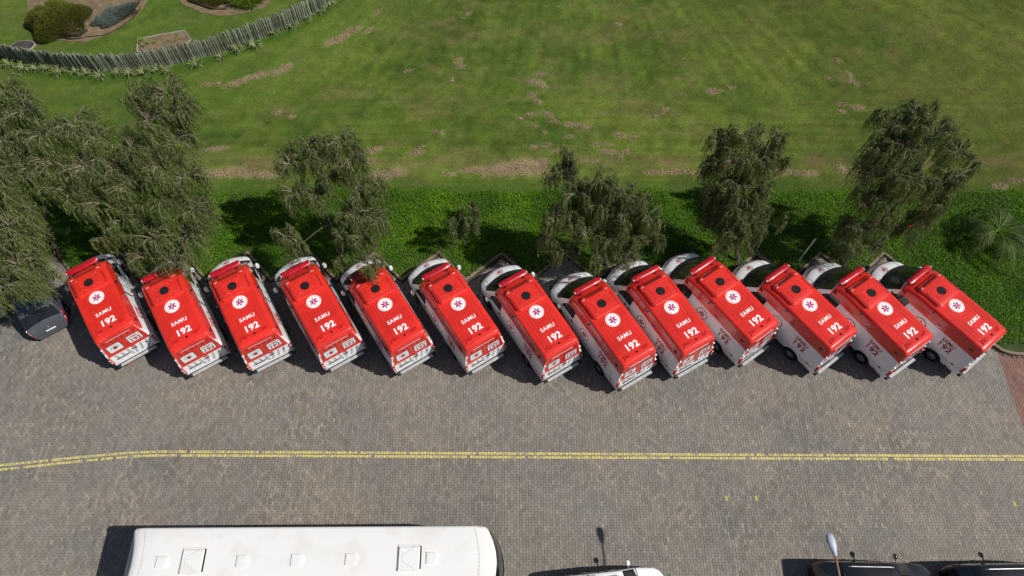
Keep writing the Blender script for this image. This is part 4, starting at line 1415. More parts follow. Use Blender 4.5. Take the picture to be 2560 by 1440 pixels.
# ------------------------------------------------------------------ bus
def make_bus():
    root = empty('bus', label='long white bus with roof hatches parked at the bottom edge', cat='bus')
    h = 6.2
    ys = [-h, -h + .04, -h + .12, -h + .3, -5, -3, -1, 1, 3, 5, h - .5, h - .25, h - .1, h]
    S = Shell(ys, [(-h, 1.16), (-h + .12, 1.235), (-h + .3, 1.25), (h - .5, 1.25), (h - .1, 1.22), (h, 1.16)],
              [(-h, 3.12), (-h + .04, 3.2), (-h + .12, 3.25), (-h + .3, 3.28), (h - .5, 3.28), (h - .1, 3.24), (h, 3.12)],
              [(-h, .35), (h, .35)], [(-h, 1.5), (h, 1.5)], .02, .05, [(-h, .22), (-h + .5, .16), (-5, 0), (4.5, 0), (h - .4, .28), (h, .34)], rc=.10)
    put('body', S.body(), M['busroof'], root, True, 35)
    # front glass and mask bulging below the roof
    n = 12; vs = []; fs = []
    lev = [(3.02, .0), (2.9, .05), (2.2, .15), (1.2, .21), (1.1, .21)]
    for (z, o) in lev:
        for i in range(n + 1):
            x = -1.12 + 2.24 * i / n
            vs.append((x, h - .34 * (x / 1.16) ** 2 + o, z))
    for k in range(len(lev) - 1):
        for i in range(n):
            a = k * (n + 1) + i
            fs.append((a, a + 1, a + n + 2, a + n + 1))
    ws = put('windscreen', (vs, fs), M['glass'], root)
    vs2 = []; fs2 = []
    for (z, o) in ((1.1, .21), (.8, .23), (.4, .21), (.35, .1)):
        for i in range(n + 1):
            x = -1.16 + 2.32 * i / n
            vs2.append((x, h - .34 * (x / 1.16) ** 2 + o + .02, z))
    for k in range(3):
        for i in range(n):
            a = k * (n + 1) + i
            fs2.append((a, a + 1, a + n + 2, a + n + 1))
    put('front_mask', (vs2, fs2), M['black'], root)
    MB().tube([(.55, h + .16, 1.3), (.05, h + .24, 1.5), (-.5, h + .14, 1.9)], .02, 5).build('wiper', M['black'], root)
    MB().tube([(x, h + .26 - .34 * (x / 1.16) ** 2, 1.12) for x in np.linspace(-.9, .9, 7)], .015, 4).build('trim_strip', M['alu'], root)
    for sg in (-1, 1):
        for k in range(7):
            y0 = -5.4 + 1.52 * k
            pts = [(y0, 1.7), (y0 + 1.4, 1.7), (y0 + 1.4, 2.65), (y0, 2.65)]
            vs = [S.side(a, b, sg, .01) for a, b in pts] + [S.side(a, b, sg, -.01) for a, b in pts]
            put('side_window', ([tuple(v) for v in vs], [(0, 1, 2, 3), (0, 4, 5, 1), (1, 5, 6, 2), (2, 6, 7, 3), (3, 7, 4, 0)]), M['glass'], root, False)
        for y in (-3.4, 3.9):
            wheel(root, sg * 1.10, y, .5, .28, sg)
    # seams across the roof
    for y in (5.62, -5.78):
        MB().tube([S.top(x, y, -.004) for x in np.linspace(-1.12, 1.12, 9)], .010, 4).build('roof_seam', M['grey_film'], root)
        rv = MB()
        for x in np.linspace(-1.0, 1.0, 17):
            p = S.top(x, y - .04 * (1 if y > 0 else -1), 0)
            rv.cyl(p, p + Vector((0, 0, .006)), .012, .008, 6)
        rv.build('rivets', M['grey_film'], root)
    def dome(y, x, ly, lx, hh, name):
        """roof vent: square at the back, rounded towards the front, with a flange"""
        def outl(s):
            pts = [(-lx / 2, -ly / 2), (lx / 2, -ly / 2)]
            for t in np.linspace(0, math.pi, 10):
                pts.append((math.cos(t) * lx / 2, ly * .14 + math.sin(t) * ly * .36))
            return [(p[0] * s, p[1] * s) for p in pts]
        fl = MB()
        z0 = S.top(x, y, 0).z - .01
        vs = []; fs = []
        levels = ((1.06, 0), (1.06, .018), (1.0, .022), (.97, hh * .6), (.88, hh * .92), (.7, hh), (.3, hh * 1.05))
        for (s, z) in levels:
            vs += [(x + a, y + b, z0 + z) for a, b in outl(s)]
        n_ = len(outl(1))
        for k in range(len(levels) - 1):
            for i in range(n_):
                j = (i + 1) % n_
                fs.append((k * n_ + i, k * n_ + j, (k + 1) * n_ + j, (k + 1) * n_ + i))
        fs.append(tuple(range((len(levels) - 1) * n_, len(levels) * n_)))
        put(name, (vs, fs), M['busroof'], root, True, 25)
    def hatch_(y, x):
        z0 = S.top(x, y, 0).z
        f = MB().box(x, y, z0, .86, .80, .05, ch=.02)
        fo = f.build('roof_hatch', M['busroof'], root)
        MB().box(x - .02, y + .385, z0 + .030, .74, .05, .03).build('hatch_seal', M['black'], fo)
        MB().box(x + .02, y, z0 + .055, .76, .72, .07, ch=.025).build('hatch_lid', M['busroof'], fo)
        MB().tube([(x + .36 - .0, y + .20 + 0, z0 + .091), (x + .1, y - .22, z0 + .092), (x - .1, y - .22, z0 + .092), (x - .36, y + .2, z0 + .091)], .007, 4).build('hatch_rib', M['grey_film'], fo)
    return root, S, dome, hatch_


bus, BS, dome, hatch_ = make_bus()
bus_c = np.array([-6.72, 2.60])
bus.location = (bus_c[0], bus_c[1], 0); bus.rotation_euler = (0, 0, R(-90 + .35))


def bus_local(px, py, z=3.34):
    g = G(px, py, z)[:2] - bus_c
    return g[0], -g[1]          # forward (y), right (x)


for (px, py) in ((406, 1403), (607, 1402), (743, 1400), (879, 1399), (1081, 1397)):
    y, x = bus_local(px, py)
    dome(y, x, .44, .38, .05, 'roof_vent')
for (px, py) in ((482, 1401), (1023, 1397)):
    y, x = bus_local(px, py)
    hatch_(y, x)

# ------------------------------------------------------------------ street lamp
lamp = empty('street_lamp', (9.5, -1.6, 0), 0, 'street lamp with blue grey head on a rusty arm reaching in at the bottom', 'street lamp')
MB().tube([(0, 0, 0), (0, 0, 4), (0, 0, 6.1)], [.10, .085, .07], 10).build('pole', M['alu'], lamp, True)
LT = G(2088, 1386, 6.8)
tip = LT - np.array([9.5, -1.6, 0])
MB().tube([(0, 0, 6.0), (.1, .5, 6.45), (tip[0] * .7, 1.9, 6.68), tuple(tip)], [.045, .04, .036, .033], 8).build('arm', M['rust'], lamp, True)
vs = []; fs = []
prof = [(-.05, .035, .03), (0, .06, .045), (.10, .085, .06), (.24, .125, .075), (.40, .135, .08), (.52, .11, .065), (.57, .06, .035), (.58, .01, .01)]
n = 12
for (t, w, hh) in prof:
    for i in range(n):
        a = 2 * math.pi * i / n
        vs.append((tip[0] - t * .12 + math.cos(a) * w, tip[1] + t, tip[2] + math.sin(a) * hh + t * .05))
for k in range(len(prof) - 1):
    for i in range(n):
        fs.append((k * n + i, k * n + (i + 1) % n, (k + 1) * n + (i + 1) % n, (k + 1) * n + i))
fs += [tuple(range(n - 1, -1, -1)), tuple(range((len(prof) - 1) * n, len(prof) * n))]
put('lamp_head', (vs, fs), M['lamp'], lamp, True, 40)

# ------------------------------------------------------------------ two thin signs
for (px, py, rz, w, lb) in ((1997, 652, 44, .34, 'thin white sign with a broad pointed plate, left of the two near the right'),
                            (2163, 652, 38, .22, 'thin white sign with a narrow plate nearly edge-on, right of the two')):
    g = G(px, py, .12)
    s = empty('sign_post', g, R(rz), lb, 'sign', 'thin white signs in the bed')
    MB().cyl((0, 0, -.05), (0, 0, 1.95), .022, .022, 8).build('post', M['signback'], s)
    pts = [(0, .62), (w * .55, 1.15), (w, 1.30), (w * .8, 1.62), (0, 2.05), (-w * .8, 1.62), (-w, 1.30), (-w * .55, 1.15)]
    vs = [(x, -.024, z) for x, z in pts] + [(x, -.034, z) for x, z in pts]
    k = len(pts)
    put('plate', (vs, [tuple(range(k)), tuple(range(2 * k - 1, k - 1, -1))] + [(i, k + i, k + (i + 1) % k, (i + 1) % k) for i in range(k)]), M['signback'], s, False)


# ------------------------------------------------------------------ weeping trees
def weeping_tree(name, base, fork, clusters, label, cat='tree', seed=1, dens=1.0, leaf=1.0, flowers=0, trunk_r=.11):
    global rng
    keep_rng = rng
    rng = np.random.default_rng(seed)
    b = G(*base, .08) if len(base) == 2 else np.array(base, float)
    root = empty(name, b, 0, label, cat, 'weeping trees behind the kerb')
    fk = [(G(*p) if p[1] > 60 else np.array(p)) - b for p in fork]
    tr = MB()
    path = [np.zeros(3)] + fk
    rad = list(np.linspace(trunk_r, trunk_r * .6, len(path)))
    # wobble the trunk
    full = []
    rr_ = []
    for i in range(len(path) - 1):
        for t in np.linspace(0, 1, 5)[:-1]:
            q = path[i] * (1 - t) + path[i + 1] * t
            full.append(q + rng.normal(0, .03, 3) * (1 if i or t else 0)); rr_.append(rad[i] * (1 - t) + rad[i + 1] * t)
    full.append(path[-1]); rr_.append(rad[-1])
    tr.tube(full, rr_, 8)
    T_all, tone_all = [], []
    twig = MB()
    pend = full[-1]
    nodes = [(p, 0.0, trunk_r * .62) for p in full[-3:]]
    clusters = sorted(clusters, key=lambda q: np.linalg.norm((G(q[0], q[1], q[2]) if q[1] > 60 else np.array(q[:3], float)) - b - pend))
    for (px, py, z, r, n) in clusters:
        z = z + max(0, z - 3.6) * .42
        c = (G(px, py, z) if py > 60 else np.array([px, py, z], float)) - b
        n = int(n * dens)
        # limb from the fork, arching
        best = min(nodes, key=lambda q: np.linalg.norm(q[0] - c) + .45 * q[1] + (1.5 if q[0][2] > c[2] + .4 else 0))
        p_at, plen, prad = best
        dist = np.linalg.norm(c - p_at)
        mid = (p_at + c) / 2 + np.array([0, 0, .10 * dist]) + rng.normal(0, .07 * dist, 3)
        lp = []
        for t in np.linspace(0, 1, 9):
            lp.append((1 - t) ** 2 * p_at + 2 * t * (1 - t) * mid + t * t * (c - np.array([0, 0, .12])) + (rng.normal(0, .02, 3) if 0 < t < 1 else 0))
        rl = list(np.linspace(max(.03, prad * .8), .018, 9))
        tr.tube(lp, rl, 6)
        for q_, r_q, t in list(zip(lp, rl, np.linspace(0, 1, 9)))[2:-1]:
            nodes.append((q_, plen + dist * t, r_q))
        # strands grouped on shoots
        shoots = max(3, int(n / 13))
        for sft in range(shoots):
            a = rng.uniform(0, 2 * math.pi); rr = r * math.sqrt(rng.random()) * .98
            s0 = c + np.array([math.cos(a) * rr * .15, math.sin(a) * rr * .15, rng.uniform(-.2, .05)])
            s1 = c + np.array([math.cos(a) * rr, math.sin(a) * rr, rng.uniform(-.15, .25) + .15])
            sm = (s0 + s1) / 2 + np.array([0, 0, .10])
            twig.tube([s0, sm, s1], [.016, .012, .006], 3)
            k = 15
            for j in range(k):
                t0 = rng.uniform(.35, 1.0)
                st_ = s0 * (1 - t0) + s1 * t0 + rng.normal(0, .05, 3)
                aa = a + rng.normal(0, .9)
                out = np.array([math.cos(aa), math.sin(aa), 0])
                reach = rng.uniform(.10, .42) * min(1.0, r)
                Ld = rng.uniform(.45, 1.5) * (0.55 + .6 * r)
                m = int(rng.integers(23, 36))
                tt = np.sort(rng.random(m)) ** .8
                tt = np.clip(tt, .05, 1)
                pos = st_ + out * (reach * (1 - (1 - tt) ** 2))[:, None] + np.outer(.13 * np.sin(tt * 2.2) - Ld * tt ** 1.9, [0, 0, 1])
                dxy = reach * 2 * (1 - tt); dz = .29 * np.cos(tt * 2.2) - 1.9 * Ld * tt ** .9
                tan = unit(out * dxy[:, None] + np.outer(dz, [0, 0, 1]))
                D = unit(tan + rng.normal(0, .3, (m, 3)))
                pos = pos + rng.normal(0, .018, (m, 3))
                T_all.append(tris_from(pos, D, rng.uniform(.08, .17, m) * leaf, rng.uniform(.015, .030, m) * leaf))
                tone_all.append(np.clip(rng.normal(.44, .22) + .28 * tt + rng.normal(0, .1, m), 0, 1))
                if j % 4 == 0:
                    tt2 = np.linspace(0, .55, 4)
                    pp = st_ + out * (reach * (1 - (1 - tt2) ** 2))[:, None] + np.outer(.13 * np.sin(tt2 * 2.2) - Ld * tt2 ** 1.9, [0, 0, 1])
                    twig.tube(list(pp + np.array([0, 0, .012])), [.008, .007, .006, .004], 3)
    o_t = tr.build('trunk', M['bark'], root, True)
    T = np.concatenate(T_all); tn = np.concatenate(tone_all)
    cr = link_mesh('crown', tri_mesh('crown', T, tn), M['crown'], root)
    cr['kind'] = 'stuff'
    twig.build('twigs', M['twig'], root, kind='stuff')
    for i in range(flowers):
        k = rng.integers(0, len(T)); p = T[k, 2]
        f = MB()
        for q in range(14):
            dd = rng.normal(0, 1, 3); dd /= np.linalg.norm(dd)
            f.box(p[0] + dd[0] * .035, p[1] + dd[1] * .035, p[2] + dd[2] * .05 + .03, .018, .018, .03)
        f.build('flower', M['flower'], root)
    rng = keep_rng
    return root


weeping_tree('weeping_tree', (-24.2, 17.2, .08), [(-23.8, 17.3, 1.6), (-22.8, 17.4, 3.0)],
             [(15, 225, 6.3, .8, 150), (-10, 290, 6.1, 1.0, 200), (40, 290, 5.9, .8, 130), (5, 360, 5.7, 1.0, 220), (50, 370, 5.5, .8, 130), (-20, 430, 5.5, 1.0, 200), (10, 470, 5.4, .8, 150),
              (20, 560, 5.0, .9, 200), (65, 590, 4.6, .8, 140), (0, 620, 4.8, .9, 200), (45, 660, 4.5, .85, 190), (85, 680, 4.0, .7, 140), (5, 720, 4.3, .8, 170), (50, 715, 4.0, .6, 120), (92, 715, 3.7, .4, 55)],
             'weeping tree at the left edge, a branch hanging over the dark hatchback', seed=101)
weeping_tree('weeping_tree', (150, 640), [(112, 560, 1.3), (112, 490, 2.4)],
             [(60, 270, 6.2, .9, 150), (105, 330, 6.0, 1.0, 210), (180, 310, 6.0, 1.0, 210), (240, 340, 5.8, .9, 200), (130, 400, 5.5, 1.0, 220), (210, 410, 5.4, 1.0, 230),
              (70, 420, 5.3, .9, 180), (280, 420, 5.2, .9, 190), (170, 470, 4.9, .9, 190), (250, 500, 4.7, .9, 190), (30, 520, 4.6, .9, 170)],
             'broad weeping tree with its dark trunk showing, second from the left', seed=102)
weeping_tree('weeping_tree', (470, 640), [(455, 580, 1.2), (440, 520, 2.4)],
             [(330, 235, 6.6, .75, 150), (415, 230, 6.6, .9, 220), (455, 270, 6.4, .75, 150), (370, 300, 6.3, 1.0, 230), (440, 350, 5.8, .95, 220), (330, 370, 5.8, .9, 190), (395, 410, 5.4, 1.0, 220), (465, 440, 5.0, .9, 190),
              (320, 460, 4.9, .95, 210), (400, 500, 4.4, 1.0, 220), (480, 520, 4.0, .9, 200), (300, 545, 4.0, .9, 210), (260, 590, 3.5, .55, 90), (380, 590, 3.6, 1.0, 230), (470, 590, 3.2, .95, 210), (430, 650, 3.0, .8, 160), (360, 640, 3.2, .7, 120)],
             'tallest weeping tree, third from the left, drooping onto the second ambulance', seed=103, trunk_r=.13)
weeping_tree('weeping_tree', (850, 640), [(832, 590, .9), (816, 545, 1.9)],
             [(770, 360, 5.4, .75, 100), (850, 350, 5.4, .85, 130), (725, 405, 4.9, .85, 140), (800, 385, 5.1, .85, 130), (880, 395, 5.0, .85, 140), (850, 440, 4.5, .6, 80), (815, 440, 4.6, .6, 80),
              (735, 475, 4.2, .85, 150), (785, 485, 4.1, .7, 100), (900, 485, 3.8, .85, 170), (950, 465, 3.9, .5, 50), (885, 530, 3.4, .9, 180), (930, 545, 3.2, .8, 160), (905, 590, 2.9, .8, 140), (715, 590, 3.0, .62, 120), (745, 610, 2.9, .5, 60),
              (925, 662, 3.3, .55, 90), (852, 650, 2.9, .35, 36), (860, 600, 2.7, .6, 70)],
             'open-crowned weeping tree with dark forked trunk, reaching over the fifth ambulance', seed=104, dens=1.25)
weeping_tree('small_weeping_tree', (1166, 622), [(1158, 600, .7), (1150, 578, 1.3)],
             [(1120, 558, 2.4, .42, 44), (1150, 545, 2.6, .42, 44), (1180, 540, 2.7, .38, 40), (1175, 568, 2.2, .42, 44), (1140, 582, 1.9, .36, 34), (1182, 520, 2.9, .25, 20)],
             'small sparse weeping tree standing alone on the bright ground cover', seed=105, leaf=.85, trunk_r=.045)
weeping_tree('weeping_tree', (1520, 668), [(1500, 600, 1.3), (1490, 545, 2.3)],
             [(1415, 400, 5.3, .5, 60), (1405, 440, 5.0, .7, 130), (1440, 480, 4.7, .8, 140), (1500, 455, 5.0, .75, 130), (1560, 480, 4.7, .7, 110), (1610, 495, 4.5, .45, 40), (1490, 510, 4.4, .8, 140),
              (1385, 540, 4.0, .75, 170), (1430, 545, 4.0, .6, 100), (1560, 540, 4.0, .9, 180), (1620, 535, 4.0, .7, 130), (1470, 585, 3.4, .7, 130), (1530, 600, 3.2, .8, 150), (1375, 590, 3.0, .5, 70), (1580, 590, 3.3, .6, 100),
              (1480, 655, 3.2, .32, 36), (1500, 640, 2.8, .4, 50), (1420, 630, 2.3, .6, 90), (1560, 630, 2.4, .6, 90), (1640, 600, 2.2, .5, 60)],
             'spreading weeping tree in the middle with curtains hanging near the eighth ambulance', seed=106, dens=1.35)
weeping_tree('weeping_tree', (1840, 655), [(1845, 600, 1.2), (1855, 540, 2.4)],
             [(1800, 355, 5.6, .7, 110), (1860, 335, 5.8, .7, 110), (1925, 345, 5.6, .7, 110), (1900, 390, 5.2, .8, 150), (1830, 400, 5.1, .8, 150), (1790, 420, 4.9, .6, 90), (1950, 400, 5.0, .5, 60),
              (1830, 460, 4.5, .9, 190), (1890, 460, 4.4, .8, 160), (1840, 520, 3.8, .9, 200), (1890, 510, 3.8, .7, 130), (1800, 500, 3.9, .6, 90), (1780, 560, 3.0, .5, 60), (1840, 575, 3.0, .8, 150), (1885, 555, 3.1, .65, 100), (1945, 555, 3.0, .3, 20), (1800, 610, 2.4, .5, 60), (1870, 600, 2.3, .6, 80), (1835, 560, 2.6, .8, 120)],
             'narrow upright weeping tree with red flowers, second weeping tree from the right', seed=107, flowers=8, dens=1.25)
weeping_tree('weeping_tree', (2110, 662), [(2165, 585, 1.4), (2235, 520, 2.7)],
             [(2225, 315, 6.0, .8, 110), (2290, 300, 6.2, .9, 150), (2350, 320, 6.0, .8, 130), (2200, 370, 5.5, .8, 150), (2265, 365, 5.7, 1.0, 220), (2330, 370, 5.6, .9, 180), (2400, 380, 5.4, .75, 110), (2180, 430, 4.9, .8, 150),
              (2245, 430, 5.0, 1.0, 230), (2310, 440, 4.8, .9, 180), (2385, 440, 4.8, .8, 130), (2160, 490, 4.3, .7, 110), (2215, 500, 4.3, .8, 150), (2340, 500, 4.1, .8, 140), (2150, 560, 3.4, .8, 130), (2200, 560, 3.5, .6, 70), (2300, 550, 3.5, .7, 110), (2430, 410, 4.9, .45, 40), (2130, 600, 2.6, .8, 130), (2110, 560, 2.9, .6, 90), (2180, 610, 2.4, .5, 70), (2260, 580, 2.6, .6, 80), (2390, 470, 4.4, .7, 90), (2200, 280, 6.2, .5, 50), (2330, 290, 6.3, .5, 50)],
             'large leaning weeping tree on the right with bare pale twigs above and red flowers', seed=108, flowers=5, trunk_r=.13, dens=1.15)
weeping_tree('weeping_tree', (5.0, -.6, .0), [(5.0, -.3, 2.2)],
             [(4.45, 1.40, 3.9, .45, 70), (5.1, 1.35, 4.0, .5, 80), (4.8, .7, 4.2, .6, 60)],
             'tree just below the frame whose leafy shadow falls left of the white car', seed=109, leaf=.9, trunk_r=.07)


# ------------------------------------------------------------------ palm
def palm():
    g = G(2462, 606, .08)
    root = empty('palm', g, 0, 'dark green palm with arching fronds at the right edge', 'palm')
    MB().tube([(0, 0, 0), (.03, 0, .5), (0, .02, 1.0)], [.14, .12, .09], 10).build('trunk', M['bark'], root, True)
    r = np.random.default_rng(5)
    for k in range(13):
        a = 2 * math.pi * k / 13 + r.uniform(-.15, .15)
        L = r.uniform(1.7, 2.3); up = r.uniform(.6, 1.7)
        drop = r.uniform(.9, 1.5)
        pts = []
        for t in np.linspace(0, 1, 11):
            pts.append(np.array([math.cos(a) * L * t * (1 - .12 * t), math.sin(a) * L * t * (1 - .12 * t), 1.0 + up * t - (up + drop * .55) * t ** 2.2]))
        st = MB().tube(pts, list(np.linspace(.032, .006, 11)), 4)
        ft = r.uniform(-.25, .35)
        fr = st.build('frond', M['lime'], root)
        T = []; tn = []
        sd = np.array([-math.sin(a), math.cos(a), 0])
        P_ = np.array(pts)
        for t in np.linspace(.14, .99, 26):
            i = min(int(t * 10), 9); f = t * 10 - i
            p = P_[i] * (1 - f) + P_[i + 1] * f
            tg = P_[i + 1] - P_[i]; tg /= np.linalg.norm(tg)
            ll = .40 * math.sin(math.pi * (t * .85 + .1)) + .10
            for sg in (-1, 1):
                d_ = sd * sg + tg * .9 + np.array([0, 0, -.30 + r.normal(0, .12)]); d_ /= np.linalg.norm(d_)
                w = .024
                m_ = p + d_ * ll * .55
                tip_ = p + d_ * ll + np.array([0, 0, -.14 * ll])
                T.append([p - tg * w, p + tg * w, m_ + tg * w * .8]); T.append([p - tg * w, m_ + tg * w * .8, m_ - tg * w * .8])
                T.append([m_ - tg * w * .8, m_ + tg * w * .8, tip_])
                tn += [min(1, max(0, r.uniform(.15, .65) + ft))] * 3
        link_mesh('leaflets', tri_mesh('leaflets', np.array(T), tn), M['palm'], fr)
palm()


# ------------------------------------------------------------------ pole fence
FL_ = [(-60, 118), (0, 138), (30, 151), (62, 158), (100, 164), (175, 174), (250, 179), (325, 176), (400, 166), (475, 151), (550, 131), (640, 99), (717, 71), (785, 38), (830, 8), (870, -24), (905, -60)]
W_ = np.array([G(x, y, .1)[:2] for x, y in FL_])
seg = np.r_[0, np.cumsum(np.hypot(*np.diff(W_, axis=0).T))]
fence = empty('pole_fence', (*W_[6], .1), 0, 'curved fence of upright round wooden poles around the garden', 'fence')
protos = []
for k in range(4):
    r_ = .060 + .005 * (k % 2); hh = 1.08 + .05 * k
    n = 9
    vs = []; lv = ((r_ * 1.04, -.05), (r_, hh * .5), (r_ * .97, hh - .02), (r_ * .8, hh))
    for (q, z) in lv:
        vs += [(math.cos(2 * math.pi * i / n) * q, math.sin(2 * math.pi * i / n) * q, z) for i in range(n)]
    fs = [(a * n + i, a * n + (i + 1) % n, (a + 1) * n + (i + 1) % n, (a + 1) * n + i) for a in range(3) for i in range(n)] + [tuple(range(3 * n, 4 * n))]
    me = pymesh('fence_pole', vs, fs, True, 50); me.materials.append(M['pole_wood'])
    protos.append(me)
s = 0.0; cnt = 0
fr = np.random.default_rng(9)
while s < seg[-1] and cnt < 298:
    x = np.interp(s, seg, W_[:, 0]); y = np.interp(s, seg, W_[:, 1])
    o = bpy.data.objects.new('fence_pole', protos[fr.integers(0, 4)])
    COL.objects.link(o); o.parent = fence
    o.location = (x - W_[6][0] + fr.normal(0, .008), y - W_[6][1] + fr.normal(0, .012), fr.normal(0, .02))
    o.rotation_euler = (fr.normal(0, .018), fr.normal(.01, .018), fr.uniform(-.3, .3))
    s += .131 + fr.normal(0, .004); cnt += 1
MB().tube([(p[0] - W_[6][0] - .0, p[1] - W_[6][1] + .08, .75) for p in W_], .03, 6).build('fence_rail', M['bark'], fence)


# strappy plants in front of the fence
def strappy(seed):
    r = np.random.default_rng(seed)
    T = []; tn = []
    for k in range(30):
        a = r.uniform(0, 2 * math.pi); L = r.uniform(.22, .44); w = r.uniform(.010, .018)
        up = r.uniform(.25, .5)
        sd = np.array([-math.sin(a), math.cos(a), 0]) * w
        prev = None; t_ = r.uniform(.2, 1)
        for t in np.linspace(0, 1, 5):
            p = np.array([math.cos(a) * L * t, math.sin(a) * L * t, up * t * 1.5 - up * 1.1 * t ** 2.3])
            w2 = sd * (1 - t ** 3)
            if prev is not None:
                T.append([prev[0] - prev[1], prev[0] + prev[1], p + w2]); T.append([prev[0] - prev[1], p + w2, p - w2]); tn += [t_, t_]
            prev = (p, w2)
    me = tri_mesh('strappy_plant', np.array(T), tn)
    me.materials.append(M['strap'])
    return me
sm_ = [strappy(k) for k in range(5)]
ORD = ['first', 'second', 'third', 'fourth', 'fifth', 'sixth', 'seventh', 'eighth', 'ninth', 'tenth', 'eleventh', 'twelfth']
PLACE = ['%s from the left end' % ORD[k] for k in range(11)] + ['%s from the right end' % ORD[10 - k] for k in range(11)]
SP = [(28, 166), (62, 176), (93, 176), (120, 176), (152, 184), (190, 184), (218, 187), (253, 195), (298, 186), (326, 188), (362, 187), (395, 178), (424, 182), (495, 166), (555, 146), (597, 128),
      (640, 108 + 12), (688, 86), (730, 70), (770, 48), (803, 30), (828, 16)]
for i, (x, y) in enumerate(SP):
    g = G(x, y, .1)
    o = bpy.data.objects.new('strappy_plant', sm_[i % 5]); COL.objects.link(o)
    o.location = g; o.rotation_euler = (0, 0, i * 1.7); o.scale = (1.35 + .15 * math.sin(i * 2.1),) * 3
    tag(o, 'pale strap-leaved tuft at fence foot, %s' % PLACE[i], 'plant', 'strap-leaved plants along the fence')


# ------------------------------------------------------------------ garden beyond the fence
def flat_poly(name, pix, z, mat, bev=.03, jag=0.0, parent=None, seed=3):
    r = np.random.default_rng(seed)
    P_ = [G(x, y, z)[:2] for x, y in pix]
    # Catmull-Rom smoothing
    out = []
    n = len(P_)
    for i in range(n):
        p0, p1, p2, p3 = P_[i - 1], P_[i], P_[(i + 1) % n], P_[(i + 2) % n]
        for t in np.linspace(0, 1, 7)[:-1]:
            out.append(.5 * ((2 * p1) + (-p0 + p2) * t + (2 * p0 - 5 * p1 + 4 * p2 - p3) * t * t + (-p0 + 3 * p1 - 3 * p2 + p3) * t ** 3) + r.normal(0, jag, 2))
    k = len(out)
    vs = [(*p, z) for p in out] + [(*p, z - .08) for p in out]
    fs = [tuple(range(k))[::1], *[(i, k + i, k + (i + 1) % k, (i + 1) % k) for i in range(k)]]
    return link_mesh(name, pymesh(name, vs, fs), mat, parent), out


b1_, _ = flat_poly('soil_bed', [(70, -60), (70, 10), (78, 60), (105, 88), (170, 103), (235, 98), (290, 75), (335, 42), (366, 5), (375, -60)], .125, M['soil'], jag=.03)
tag(b1_, kind='structure')
b2_, _ = flat_poly('soil_bed', [(430, -60), (448, 0), (485, 22), (540, 39), (600, 34), (655, 20), (675, 0), (690, -60)], .125, M['soil'], jag=.03, seed=4)
tag(b2_, kind='structure')


def mound(name, px, py, rx, ry, hh, mat, n, label, blade=(.14, .035), upright=.9, seed=1, cat='shrub', rot=0):
    r = np.random.default_rng(seed)
    g = G(px, py, .12)
    ca2, sa2 = math.cos(R(rot)), math.sin(R(rot))
    u = r.uniform(0, 2 * math.pi, n); v = np.sqrt(r.random(n))
    lump = 1 + .16 * np.sin(u * 5 + seed) * v
    x = np.cos(u) * v * rx * lump; y = np.sin(u) * v * ry * lump
    z = hh * np.sqrt(np.clip(1 - v ** 2 * .96, 0, 1)) * r.uniform(.55, 1.0, n) * (.8 + .4 * vnoise(x + 5, y + 5, .35, seed))
    P = np.stack([x * ca2 - y * sa2, x * sa2 + y * ca2, z], 1)
    D = unit(np.stack([np.cos(u) * v * .9, np.sin(u) * v * .9, np.full(n, upright)], 1) + r.normal(0, .3, (n, 3)))
    T = tris_from(P, D, r.uniform(.6, 1.3, n) * blade[0], r.uniform(.7, 1.3, n) * blade[1])
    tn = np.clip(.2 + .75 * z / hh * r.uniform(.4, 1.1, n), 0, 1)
    root = empty(name, g, 0, label, cat)
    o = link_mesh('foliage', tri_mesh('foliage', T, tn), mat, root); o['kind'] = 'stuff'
    st = MB()
    for k in range(7):
        a = k * .9
        st.tube([(0, 0, -.03), (math.cos(a) * rx * .3, math.sin(a) * ry * .3, hh * .4), (math.cos(a) * rx * .5, math.sin(a) * ry * .5, hh * .6)], [.03, .02, .008], 5)
    st.build('stem', M['bark'], root)
    return root


mound('round_shrub', 155, 62, 1.65, 1.45, 1.10, M['olive'], 26000, 'large olive green bushy shrub in the brown garden bed', (.17, .022), 1.1, 11)
mound('low_shrub', 292, 42, 1.30, .62, .40, M['bluegrey'], 7000, 'low blue grey shrub edged with little stakes', (.15, .022), 1.2, 12, rot=38)
mound('low_shrub', 520, 0, 1.2, .55, .40, M['olive'], 8000, 'low dark shrub edged with stakes at the top of the frame', (.11, .03), .6, 13, rot=-18)
mound('ornamental_grass', 622, 0, .75, .6, .75, M['lime'], 5000, 'arching bright yellow green grass tuft at the top of the frame', (.5, .03), .25, 14, cat='plant')


def edging(name, pix, label):
    P_ = np.array([G(x, y, .12)[:2] for x, y in pix])
    sg = np.r_[0, np.cumsum(np.hypot(*np.diff(P_, axis=0).T))]
    root = empty(name, (*P_[0], .12), 0, label, 'edging')
    me = MB().cyl((0, 0, -.03), (0, 0, .16), .032, .028, 7)
    m = pymesh('stake', me.v, me.f); m.materials.append(M['bark'])
    for s_ in np.arange(0, sg[-1], .085):
        x = np.interp(s_, sg, P_[:, 0]); y = np.interp(s_, sg, P_[:, 1])
        o = bpy.data.objects.new('stake', m); COL.objects.link(o); o.parent = root
        o.location = (x - P_[0][0], y - P_[0][1], random.uniform(-.02, .02))
edging('bed_edging', [(88, 70), (110, 82), (160, 91), (200, 91), (222, 76)], 'row of short dark stakes in front of the olive shrub')
edging('bed_edging', [(243, 48), (258, 73), (290, 62), (325, 38), (348, 10), (352, -10)], 'row of short stakes around the blue grey shrub')
edging('bed_edging', [(460, -4), (490, 10), (530, 24), (565, 24), (572, 5)], 'row of short stakes below the dark shrub at the top')

